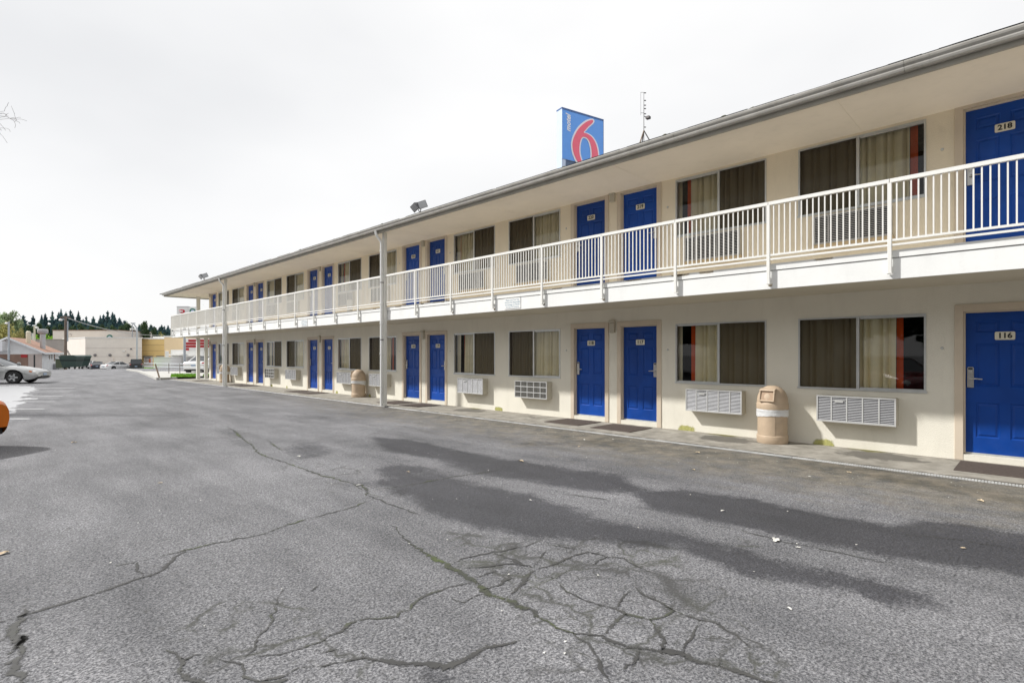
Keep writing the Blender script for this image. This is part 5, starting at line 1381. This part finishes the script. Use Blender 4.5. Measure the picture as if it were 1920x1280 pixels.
# ================================================================== poles and wire
def top(x, y, d): return P(x, y, d)
p0 = P(123, 690, 64); up_ = empty('utility_pole', (p0.x, p0.y, 0), 'weathered wooden utility pole with a street lamp behind the dumpsters', 'utility pole')
pt = P(123, 592, 64); m_ = MB(); m_.tube([(p0.x, p0.y, -.3), pt], [.17, .12], 12); m_.build('pole', 'pole_wood', up_)
m_ = MB(); a = P(122, 599, 64); b_2 = P(118.5, 598.5, 63.4); c_ = P(116.5, 599.5, 63); m_.tube([a, b_2, c_], .05, 6); m_.build('lamp_arm', 'pole_steel', up_)
m_ = MB(); q = P(113.8, 599.5, 63); m_.lathe([(0, -.14), (.16, -.10), (.20, 0), (.12, .10), (0, .13)], q, 12); m_.build('lamp_head', 'cap_white', up_, smooth=True)
m_ = MB(); m_.tube([P(126.8, 602, 64), P(126.8, 640, 64)], .07, 8); m_.build('conduit', 'pole_steel', up_)
m_ = MB(); m_.box(pt.x-.5, pt.x+.5, pt.y-.06, pt.y+.06, pt.z-.25, pt.z-.13); m_.build('cross_arm', 'pole_wood', up_)
wr = []
for i in range(25):
    u = i/24; x = 125 + (308-125)*u; y = 595.5 + (629-595.5)*(1-(1-u)**2.0); wr.append(P(x, y, 64 + 30*u))
m_ = MB(); m_.tube(wr, .045, 5); tag(m_.build('overhead_wire', 'wire_pale'), 'pale overhead wire sagging from the wooden pole toward the yellow shop', 'wire')
p0 = P(257, 690, 98); lp = empty('light_pole', (p0.x, p0.y, -1.05), 'pale steel light pole with bent arm above the beige and yellow buildings', 'light pole')
m_ = MB(); m_.tube([(p0.x, p0.y, -1.05), P(257, 618, 98), P(256.3, 614.5, 98), P(253, 610, 98), P(250, 606.5, 98)], [.16, .13, .12, .1, .09], 8); m_.build('pole', 'pole_steel', lp)
m_ = MB(); q = P(249.2, 606.0, 98); m_.box(q.x-.35, q.x+.35, q.y-.15, q.y+.15, q.z-.08, q.z+.1); m_.build('lamp_head', 'pole_steel', lp)
p0 = P(248, 690, 125); lp = empty('light_pole', (p0.x, p0.y, -1.05), 'distant thin light pole just left of the bent steel light pole', 'light pole')
m_ = MB(); m_.tube([(p0.x, p0.y, -1.05), P(248, 607, 125)], [.14, .1], 8); m_.build('pole', 'pole_steel', lp)
m_ = MB(); q = P(249, 617, 125); m_.box(q.x-.5, q.x+.5, q.y-.3, q.y+.3, q.z-.2, q.z+.2); m_.build('pole_box', 'cap_white', lp)
p0 = P(16.5, 640, 73); lp = empty('street_lamp', (p0.x, p0.y, 0), 'pale street lamp pole rising in front of the white gabled house', 'street lamp')
m_ = MB(); m_.tube([(p0.x, p0.y, -.6), P(16.5, 603, 73)], [.13, .10], 8); m_.build('pole', 'pole_steel', lp)
m_ = MB(); q = P(12.8, 606, 73); m_.lathe([(0, -.16), (.2, -.10), (.24, .0), (.12, .12), (0, .15)], q, 12); m_.tube([q, P(16.5, 604, 73)], .05, 6); m_.build('lamp_head', 'cap_white', lp)
p0 = P(64.8, 640, 95); lp = empty('street_lamp', (p0.x, p0.y, -.5), 'cream lamp post with crossed arms behind the roof vent of the house', 'street lamp')
m_ = MB(); m_.tube([(p0.x, p0.y, -1.0), P(64.8, 610, 95)], [.16, .12], 8); m_.build('pole', 'cream_paint', lp)
m_ = MB(); m_.tube([P(61, 610.5, 95), P(68, 610, 95)], .09, 6); m_.build('arm', 'pole_steel', lp)
m_ = MB(); q = P(69.3, 614, 95); m_.lathe([(0, -.25), (.22, -.18), (.25, 0), (.15, .15), (0, .2)], q, 12); m_.build('lamp_head', 'cap_white', lp)
# white lattice rack on the far roof
lt = vroot('rack', 58.5, 100, 'small white lattice rack showing above the brown roof', 'rack', z=-1); k = mpp(100); m_ = MB()
for x in (-4.5, -1.5, 1.5, 4.0): m_.box((x-.5)*k, (x+.5)*k, 0, .1, 0, zpx(624.5, 100, -1))
for y in (625, 629, 633): m_.box(-5*k, 4.5*k, .1, .2, zpx(y+.6, 100, -1), zpx(y-.6, 100, -1))
m_.build('lattice', 'cap_white', lt)

# ================================================================== verge at the far end of the motel
g0 = G(320, 709); 
def fence_pt(x, d): p = P(x, 690, d); return Vector((p.x, p.y, 0))
fe = empty('rail_fence', fence_pt(317, 39.5), 'thin metal two rail fence on the grass verge at the motel end', 'fence')
k = mpp(39.5); fa_, fb_ = fence_pt(270, 41.5), fence_pt(420, 38.0)
for u, x in ((.33, 317), (.47, 338.5), (.77, 385)):
    b_2 = fa_.lerp(fb_, u); m_ = MB(); m_.tube([b_2, b_2+Vector((0, 0, .86))], .028, 8); m_.build('post', 'fence_metal', fe)
for zz in (.58, .83):
    m_ = MB(); m_.tube([fa_+Vector((0, 0, zz)), fb_+Vector((0, 0, zz))], .022, 6); m_.build('rail', 'pole_steel', fe)
lp0, lp1 = G(300.5, 711.5), P(291.5, 682.5, 31.5); lp0 = P(300.5, 711.5, 32.3); lp0.z = 0; lp1 = P(291.2, 682.5, 32.6)
m_ = MB(); m_.tube([lp0-Vector((0, 0, .05)), lp1], .045, 8); tag(m_.build('bent_post', 'post_rust', origin=lp0), 'rusty leaning post at the kerb corner left of the rail fence', 'post')
kb = MB()
ka = [G(x, y) for x, y in ((296, 713), (322, 712.5), (325, 706), (305, 703.5))]
def kerbpath(pts_, w_, h_, mb):
    for a, b_2 in zip(pts_, pts_[1:]):
        dd = (b_2-a).normalized(); n_ = Vector((-dd.y, dd.x, 0))*w_
        vs = [a-n_, b_2-n_, b_2+n_, a+n_]; vs = [Vector((v.x, v.y, 0)) for v in vs] + [Vector((v.x, v.y, h_)) for v in vs]
        mb.raw(vs, [(4, 5, 6, 7), (0, 1, 5, 4), (1, 2, 6, 5), (2, 3, 7, 6), (3, 0, 4, 7)])
kerbpath([G(298, 712), G(321, 711), G(330, 711)], .13, .13, kb); kerbpath([G(298, 712), G(262, 697.5), G(240, 694)], .13, .13, kb)
kb.build('kerb', 'kerb_concrete')['kind'] = 'structure'
sp = MB(); sp.face([Vector((v.x, v.y, .10)) for v in (G(300, 711), G(330, 710), G(420, 706), G(420, 698), G(264, 698))]); sp.build('pavement', 'kerb_concrete')['kind'] = 'structure'
random.seed(11)
def grass(name, quad, n, z=.1):
    m_ = MB(); a, b_2, c_, d_ = [Vector((q.x, q.y, z)) for q in quad]
    m_.face([v-Vector((0, 0, .0)) + Vector((0, 0, .012)) for v in (a, b_2, c_, d_)])
    for i in range(n):
        u, v = random.random(), random.random(); p = a.lerp(b_2, u).lerp(d_.lerp(c_, u), v)
        an_ = random.uniform(0, 2*PI); dd = Vector((math.cos(an_), math.sin(an_), 0))*.03; t_ = Vector((random.gauss(0, .04), random.gauss(0, .04), random.uniform(.05, .13)))
        m_.face([p-dd, p+dd, p+t_])
    o = m_.build(name, 'grass_blade'); o['kind'] = 'stuff'; o['label'] = name; return o
o = grass('grass_verge', [G(320, 710.5), G(368, 709.5), G(372, 704.5), G(322, 705)], 2600); tag(o, 'bright green grass strip on the verge by the columns', 'grass')
o = grass('grass_verge', [G(382, 709), G(396, 708), G(396, 705), G(382, 705.5)], 500); tag(o, 'small green grass patch right of the columns', 'grass')
gp = [P(x, y, 84) for x, y in ((262, 690), (292, 690))]; q = [Vector((*P(262, 0, 84).xy, 0)), Vector((*P(290, 0, 80).xy, 0)), Vector((*P(292, 0, 96).xy, 0)), Vector((*P(262, 0, 98).xy, 0))]
o = grass('grass_verge', q, 1500, -.9); tag(o, 'bright grass patch beside the black off-road vehicle', 'grass')

# ================================================================== litter
random.seed(17)
leaves = [(1455, 1012, .075, 'leaf_pale'), (1497, 1026, .03, 'leaf_pale'), (1838, 938, .06, 'leaf_tan'), (1592, 885, .055, 'leaf_tan'), (1355, 957, .035, 'leaf_pale'), (1295, 927, .02, 'leaf_pale'), (1518, 893, .03, 'leaf_pale'), (1806, 1027, .03, 'leaf_tan'), (977, 864, .075, 'leaf_tan'),
          (994, 937, .03, 'leaf_pale'), (1308, 848, .06, 'leaf_tan'), (1095, 824, .05, 'leaf_pale'), (673, 909, .05, 'leaf_pale'), (765, 884, .04, 'leaf_tan'), (6, 1037, .07, 'leaf_tan'), (139, 829, .07, 'leaf_tan'), (1150, 823, .04, 'leaf_pale'), (1300, 880, .045, 'leaf_tan'), (1086, 837, .05, 'leaf_tan'), (560, 855, .05, 'leaf_pale'), (1480, 1140, .03, 'leaf_pale'), (300, 905, .04, 'leaf_tan')]
for x, y, sz, mt in leaves:
    p = G(x, y, .006); m_ = MB(); a = random.uniform(0, 2*PI); n = 7; c1, s1 = math.cos(a), math.sin(a)
    ringt = []
    for q in range(n*2):
        t_ = 2*PI*q/(n*2); rr = sz*.5*(1 if q % 2 else .72)*(1 + .2*random.random()); lx, ly = rr*math.cos(t_)*1.35, rr*math.sin(t_)*.75
        ringt.append((p.x+lx*c1-ly*s1, p.y+lx*s1+ly*c1, .006 + sz*.28*abs(math.sin(t_))*random.uniform(.2, 1)))
    for q in range(len(ringt)): m_.face([(p.x, p.y, .008+sz*.05), ringt[q], ringt[(q+1) % len(ringt)]])
    tag(m_.build('fallen_leaf', mt, origin=p), 'small dry pale leaf lying on the asphalt', 'leaf', 'fallen leaves scattered on the lot')
m_ = MB()
for i in range(420):
    p = Vector((random.uniform(0, 8.4), random.uniform(1, 14), .003)) if i > 200 else Vector((8.5-abs(random.gauss(0, .6)), random.uniform(.5, 16), .003))
    rr = random.uniform(.003, .011); a = random.uniform(0, 6)
    m_.face([(p.x+rr*math.cos(a+q*2.1), p.y+rr*math.sin(a+q*2.1), .004+.003*(q == 1)) for q in range(3)])
o = m_.build('grit', 'leaf_pale'); o['kind'] = 'stuff'; tag(o, 'fine pale grit and crumbs scattered over the asphalt', 'grit')

# ================================================================== vegetation
def conifer_meshes(seed, H=16.0, R=3.0):
    rnd = random.Random(seed); c = MB()
    nw = 30
    for i in range(nw):
        f = i/(nw-1); z = H*(.10 + .89*f); r_ = R*((1-f)**.72)*rnd.uniform(.5, 1.3) + .06
        nb_ = max(4, int(11*(1-f)+4))
        for b_2 in range(nb_):
            if rnd.random() < .10: continue
            a = 2*PI*(b_2+rnd.random()*.9)/nb_; L = r_*rnd.uniform(.55, 1.12); dz = -L*rnd.uniform(.12, .42)+ (.25*f*L)
            d = Vector((math.cos(a), math.sin(a), 0)); s_ = Vector((-d.y, d.x, 0)); o = Vector((0, 0, z))
            wdt = L*.26+.12
            tip = o + d*L + Vector((0, 0, dz)); m1 = o + d*L*.45 + Vector((0, 0, dz*.25))
            c.face([o, m1+s_*wdt+Vector((0, 0, -.15)), tip, m1-s_*wdt+Vector((0, 0, -.15))])
            hh = (.55+.35*L)*rnd.uniform(.7, 1.2); m2 = o + d*L*.6 + Vector((0, 0, dz*.5))
            c.face([o+Vector((0, 0, .25)), tip, m2-Vector((0, 0, hh))+s_*rnd.uniform(-.3, .3), o-Vector((0, 0, hh*.7))])
            e1, e2 = o+d*L*.78-s_*wdt*1.5, o+d*L*.70+s_*wdt*1.5
            c.face([e1+Vector((0, 0, dz*.7)), e2+Vector((0, 0, dz*.7)), (e1+e2)/2+Vector((0, 0, dz*.7-hh*1.0))])
            for sd in (-1, 1):
                q = o + d*L*rnd.uniform(.45, .7) + Vector((0, 0, dz*.45)); e = q + (d*.5+s_*sd)*L*.36 + Vector((0, 0, -.25*L*rnd.uniform(.3, 1)))
                c.face([q, q+d*L*.16+Vector((0, 0, -.1)), e])
    t = MB(); t.tube([(0, 0, -1.5), (0, 0, H*.4), (0, 0, H*.97)], [.28, .18, .03], 6)
    return c, t
def leafy_meshes(seed, H=9.0, R=3.4, n=1500, leaf=.34, dome=False):
    rnd = random.Random(seed); c = MB()
    blobs = []
    for i in range(16):
        a, zz = rnd.uniform(0, 2*PI), rnd.random()
        rr = R*rnd.uniform(.25, .75)*(math.sqrt(1-zz*.8) if dome else 1); blobs.append((Vector((rr*math.cos(a), rr*math.sin(a), H*(.30+.55*zz))), R*rnd.uniform(.30, .52)*(1-.4*zz if dome else 1)))
    blobs.append((Vector((0, 0, H*.9)), R*.3))
    for i in range(n):
        o, br = rnd.choice(blobs); v = Vector((rnd.gauss(0, 1), rnd.gauss(0, 1), rnd.gauss(0, 1))).normalized()*br*rnd.uniform(.55, 1.1); p = o+v
        nn = (v.normalized() + Vector((rnd.uniform(-.7, .7), rnd.uniform(-.7, .7), rnd.uniform(-.3, .9)))).normalized(); u = nn.orthogonal().normalized(); w_ = nn.cross(u); s_ = leaf*rnd.uniform(.5, 1.3)
        c.face([p+u*s_, p+w_*s_*.7, p-u*s_*.9, p-w_*s_*.6])
    t = MB(); t.tube([(0, 0, -1), (.1, .05, H*.35), (0, 0, H*.75)], [R*.075, R*.055, R*.02], 8)
    for i in range(7):
        o, br = blobs[i]; t.tube([(0, 0, H*.28), (Vector((0, 0, H*.30))+o)/2, o], [R*.04, R*.028, R*.01], 5)
    return c, t
PROTO = {}
def plant_tree(key, maker, mat, name, x, ytop, depth, label, group, width=None, base=None, cat='tree'):
    p = P(x, 690, depth); zb_ = base if base is not None else 0
    if key not in PROTO:
        c, t = maker()
        root = local_root(name, (0, 0, 0), 0, label, cat, group)
        t.build('trunk', 'bark', root); cr = c.build('crown', mat, root)
        zs = [v.co.z for v in cr.data.vertices]; xs_ = [v.co.x for v in cr.data.vertices]
        PROTO[key] = [root, max(zs), max(xs_)-min(xs_), False]
    rec = PROTO[key]; root = rec[0]
    if not rec[3]: rec[3] = True; o = root
    else: o = copy_tree(root)
    htop = CAM_H + (HY-ytop)*mpp(depth) - zb_
    s_ = htop/rec[1]; sw = s_*random.uniform(.9, 1.15) if width is None else width*mpp(depth)/rec[2]
    o.location = (p.x, p.y, zb_); o.scale = (sw, sw, s_); o.rotation_euler = (0, 0, random.uniform(0, 6.28))
    o['label'] = label; o['category'] = cat
    if group: o['group'] = group
    return o
random.seed(23)
cl, cg = 'dark blue green conifer in the dense row along the skyline', 'conifers along the wooded skyline'
tops0 = [(44, 590), (54, 585), (62, 590), (71, 584), (78, 589), (85, 586), (92, 585), (98, 582), (104, 582), (110, 584), (114.5, 578), (119, 585), (124, 583), (128, 588), (132, 580), (136, 586), (140, 583), (147, 582), (152, 592), (156, 597), (162, 592), (169, 583), (175, 592), (182, 583), (188, 590), (194, 588), (198, 586), (202, 581.5), (206, 586), (211, 584), (215, 588), (219, 588), (224, 594), (228, 595), (233, 600), (236, 600), (242, 606), (261, 607), (267, 612), (283, 607), (289, 611), (297, 612), (303, 608), (309, 608), (315, 609), (321, 613), (30, 596), (37, 598)]
tops = [q for i, q in enumerate(tops0) if i % 5 not in (1, 3) or q[1] < 582]
for i, (x, y) in enumerate(tops):
    kx = i % 4; plant_tree('con%d' % kx, (lambda s_=kx: conifer_meshes(40+s_, 16, (2.7, 3.2, 2.3, 3.6)[s_])), 'conifer', 'conifer_tree', x, y, random.uniform(185, 205), cl, cg, width=random.uniform(34, 54))
for i in range(34):     # second, lower row in front
    x = 6 + i*9.5 + random.uniform(-3, 3); y = 606 + random.uniform(-6, 8) + (6 if x > 225 else 0) + (10 if x < 40 else 0)
    kx = i % 4; plant_tree('con%d' % kx, None, 'conifer', 'conifer_tree', x, y, random.uniform(165, 180), 'shorter dark conifer in front of the skyline row', 'lower conifers in front of the skyline row', width=random.uniform(34, 48))
bl = 'rounded green broadleaf tree among the conifers on the skyline'
for x, y, w_, key, mat, lab in ((8, 584, 44, 'bp', 'broadleaf_pale', 'tall pale green broadleaf tree at the left end of the skyline'), (22, 581, 34, 'bp', 'broadleaf_pale', 'pale green rounded tree rising beside the tallest left broadleaf'), (36, 596, 26, 'bp', 'broadleaf_pale', 'smaller pale green tree between the left broadleaves and the conifers'),
                          (239, 603, 34, 'bd', 'broadleaf_dark', 'wide mid green tree right of the tallest conifers'), (226, 609, 26, 'bd', 'broadleaf_dark', 'low mid green tree behind the beige building corner')):
    plant_tree(key, (lambda k_=key: leafy_meshes(61 if k_ == 'bp' else 62, 12, 4.2, 2400, .42)), mat, 'broadleaf_tree', x, y, 160, lab, None, width=w_)
for x, y, w_ in ((52, 607, 26), (73, 603, 30), (90, 609, 28), (112, 606, 26), (150, 605, 34), (172, 608, 30), (192, 606, 26), (210, 608, 30), (285, 618, 20), (300, 619, 22)):
    plant_tree('bd', None, 'broadleaf_dark', 'broadleaf_tree', x, y, 158, 'lower mid green broadleaf tree in front of the dark conifers', 'broadleaf trees in front of the conifers', width=w_)
for x, y, w_, lab in ((272, 600.5, 25, 'dense dark egg shaped tree standing above the yellow shop'), (290.5, 613.5, 17, 'smaller dense rounded tree right of the egg shaped one')):
    plant_tree('dome', (lambda: leafy_meshes(77, 10, 3.0, 3200, .26, True)), 'broadleaf_dark', 'dome_tree', x, y, 130, lab, None, width=w_)
plant_tree('ol', (lambda: leafy_meshes(81, 6, 3.4, 2200, .25)), 'broadleaf_olive', 'olive_bush', 4, 601, 92, 'large olive yellow bush behind the white house roof', None, width=52, base=-1, cat='bush')
for x, y, w_, lab in ((40, 611, 22, 'olive shrub beside the round roof vent'), (29, 621, 20, 'low olive shrub left of the round roof vent'), (304, 622, 15, 'pale olive shrub above the peach building')):
    plant_tree('ol', None, 'broadleaf_olive', 'olive_bush', x, y, 112, lab, None, width=w_, base=-1, cat='bush')
for x, y, w_, lab in ((80, 624.5, 34, 'bright lime green bush behind the grey brown block building'), (62, 626, 22, 'bright lime bush behind the white lattice rack'), (96, 628, 18, 'small lime green bush left of the set back beige building')):
    plant_tree('lime', (lambda: leafy_meshes(91, 5, 3.4, 1600, .28)), 'lime', 'lime_bush', x, y, 128, lab, None, width=w_, base=-1, cat='bush')
# wooded rise behind
hm = MB(); random.seed(5)
cols_ = []
for i in range(61):
    b_ang = -14 + i*1.4; a = math.radians(b_ang)
    row = []
    for rr, zz in ((215, -1.2), (245, 5.0), (300, 9.5), (380, 11), (520, 6)):
        row.append(Vector((rr*math.sin(a), rr*math.cos(a)*1.12, zz*(.75+.25*math.sin(i*.7))*(1 if i < 22 else max(.2, 1-(i-22)*.08)) if zz > 0 else zz)))
    cols_.append(row)
for i in range(60):
    for j in range(4): hm.face([cols_[i][j], cols_[i][j+1], cols_[i+1][j+1], cols_[i+1][j]])
hm.build('hill', 'conifer', smooth=True)['kind'] = 'structure'

# bare tree whose twigs reach into the frame at the upper left
random.seed(31)
bt = empty('bare_tree', P(-640, 690, 14).xy.to_3d(), 'bare spring tree whose twigs with a few new leaves reach in at the upper left', 'tree')
b0 = Vector((bt.location.x, bt.location.y, 0)); tw = MB(); lf = MB(); tr_ = MB()
fork = b0 + Vector((0, 0, 4.2)); topp = b0 + Vector((.2, .1, 9.0))
tr_.tube([b0-Vector((0, 0, .1)), b0+Vector((.05, 0, 2.2)), fork, b0+Vector((.1, .1, 6.5)), topp, b0+Vector((.3, .2, 11))], [.22, .18, .15, .11, .07, .02], 10)
def limb(a, b_2, r0, depth):
    n = 5; pts_ = [a]; L = (b_2-a).length
    for i in range(1, n+1): pts_.append(a.lerp(b_2, i/n) + Vector((random.gauss(0, L*.03), random.gauss(0, L*.03), random.gauss(0, L*.03) + L*.05*math.sin(PI*i/n))))
    rs = [max(.0035, r0*(1-.8*i/n)) for i in range(n+1)]
    (tr_ if depth < 1 else tw).tube(pts_, rs, 6 if depth < 1 else 4, caps=False)
    if depth >= 3:
        if random.random() < .13:
            for q in range(5):
                p = pts_[-1] + Vector([random.gauss(0, .035) for _ in range(3)]); u = Vector([random.gauss(0, 1) for _ in range(3)]).normalized(); w_ = u.orthogonal().normalized()
                lf.face([p+u*.05, p+w_*.03, p-u*.05, p-w_*.03])
        return
    for i in range(1, n+1):
        for q in range(2 if depth < 2 else 1 + (random.random() < .6)):
            d = (pts_[i]-pts_[i-1]).normalized(); off = Vector([random.gauss(0, .75) for _ in range(3)]); dd = (d*.8+off*.8+Vector((0, 0, .08))).normalized()
            limb(pts_[i], pts_[i] + dd*L*random.uniform(.16, .34), rs[i]*.6, depth+1)
L1 = P(-60, 232, 13.6)
tr_.tube([fork+Vector((0, 0, .6)), fork.lerp(L1, .35)+Vector((0, 0, .7)), fork.lerp(L1, .7)+Vector((0, 0, .55)), L1], [.09, .07, .04, .014], 8)
for a_, b_2, r_ in ((L1, P(24, 216, 13.5), .012), (L1, P(14, 244, 13.5), .010), (L1.lerp(fork, .04), P(4, 206, 13.7), .010), (L1, P(36, 226, 13.4), .008)): limb(a_, b_2, r_, 2)
for tx, ty, dd in ((-900, 150, 13), (-760, -60, 15), (-1000, 330, 15), (-620, -250, 14)): limb(fork+Vector((0, 0, random.uniform(1, 3))), P(tx, ty, dd), .08, 1)
tr_.build('trunk', 'bark', bt); tw.build('twigs', 'twig', bt); lf.build('leaves', 'young_leaf', bt)
# dark hedge-like tree row across the lot (outside the frame, seen in the windows as dark reflections)
random.seed(41)
for i in range(16):
    x, y = -17 - 5*(i % 2) + random.uniform(-1, 1), -28 + i*3.6
    key = 'bd'; o = copy_tree(PROTO[key][0]); o.location = (x, y, -.5); s_ = random.uniform(.75, .95); o.scale = (s_*1.25, s_*1.25, s_*.95); o.rotation_euler = (0, 0, i*1.3)
    o['label'] = 'dark green tree in the row across the lot from the motel'; o['group'] = 'trees across the lot'; o['category'] = 'tree'

# ================================================================== light, sky, camera
SUN = Vector((1, -1.1, -1.38)).normalized()
sl_ = bpy.data.lights.new('sun', 'SUN'); sl_.energy = 4.7; sl_.angle = math.radians(2.2); sl_.color = (1, .985, .955)
so_ = bpy.data.objects.new('sun', sl_); COL.objects.link(so_); so_.rotation_euler = SUN.to_track_quat('-Z', 'Y').to_euler()
wd = bpy.data.worlds.new('World'); S.world = wd; wd.use_nodes = True
nt = wd.node_tree; nt.nodes.clear(); L = nt.links
sky = N(nt, 'ShaderNodeTexSky'); sky.sky_type = 'NISHITA'; sky.sun_disc = False
sky.sun_elevation = math.asin(-SUN.z); sky.sun_rotation = math.atan2(-SUN.x, -SUN.y); sky.altitude = 50; sky.dust_density = 2.5
tc = N(nt, 'ShaderNodeTexCoord')
nz = noise(nt, mapping(nt, tc.outputs['Generated'], (1, 1, 2.2), (6.57, 2.59, 8.82)), 1.5, 4, .45)
cl_ = ramp(nt, nz, [(.30, (8.8, 8.85, 8.95)), (.5, (10.0, 10.0, 10.02)), (.66, (10.8, 10.75, 10.7))])
mx = mixc(nt, .93, sky.outputs[0], cl_)
bg = N(nt, 'ShaderNodeBackground'); bg.inputs['Strength'].default_value = .1; L.new(mx, bg.inputs[0])
ow = N(nt, 'ShaderNodeOutputWorld'); L.new(bg.outputs[0], ow.inputs[0])
cam = bpy.data.cameras.new('camera'); cam.sensor_width = 36; cam.lens = 36*F_PX/1920; cam.shift_y = (HY-640)/1920; cam.clip_end = 3000; cam.clip_start = .05
co = bpy.data.objects.new('camera', cam); COL.objects.link(co); co.location = (0, 0, CAM_H); co.rotation_euler = (PI/2, 0, -ALPHA); S.camera = co
S.view_settings.view_transform = 'Standard'; S.view_settings.look = 'None'; S.view_settings.exposure = 0; S.view_settings.gamma = 1
S.cycles.max_bounces = 8; S.cycles.transparent_max_bounces = 12; S.cycles.diffuse_bounces = 4
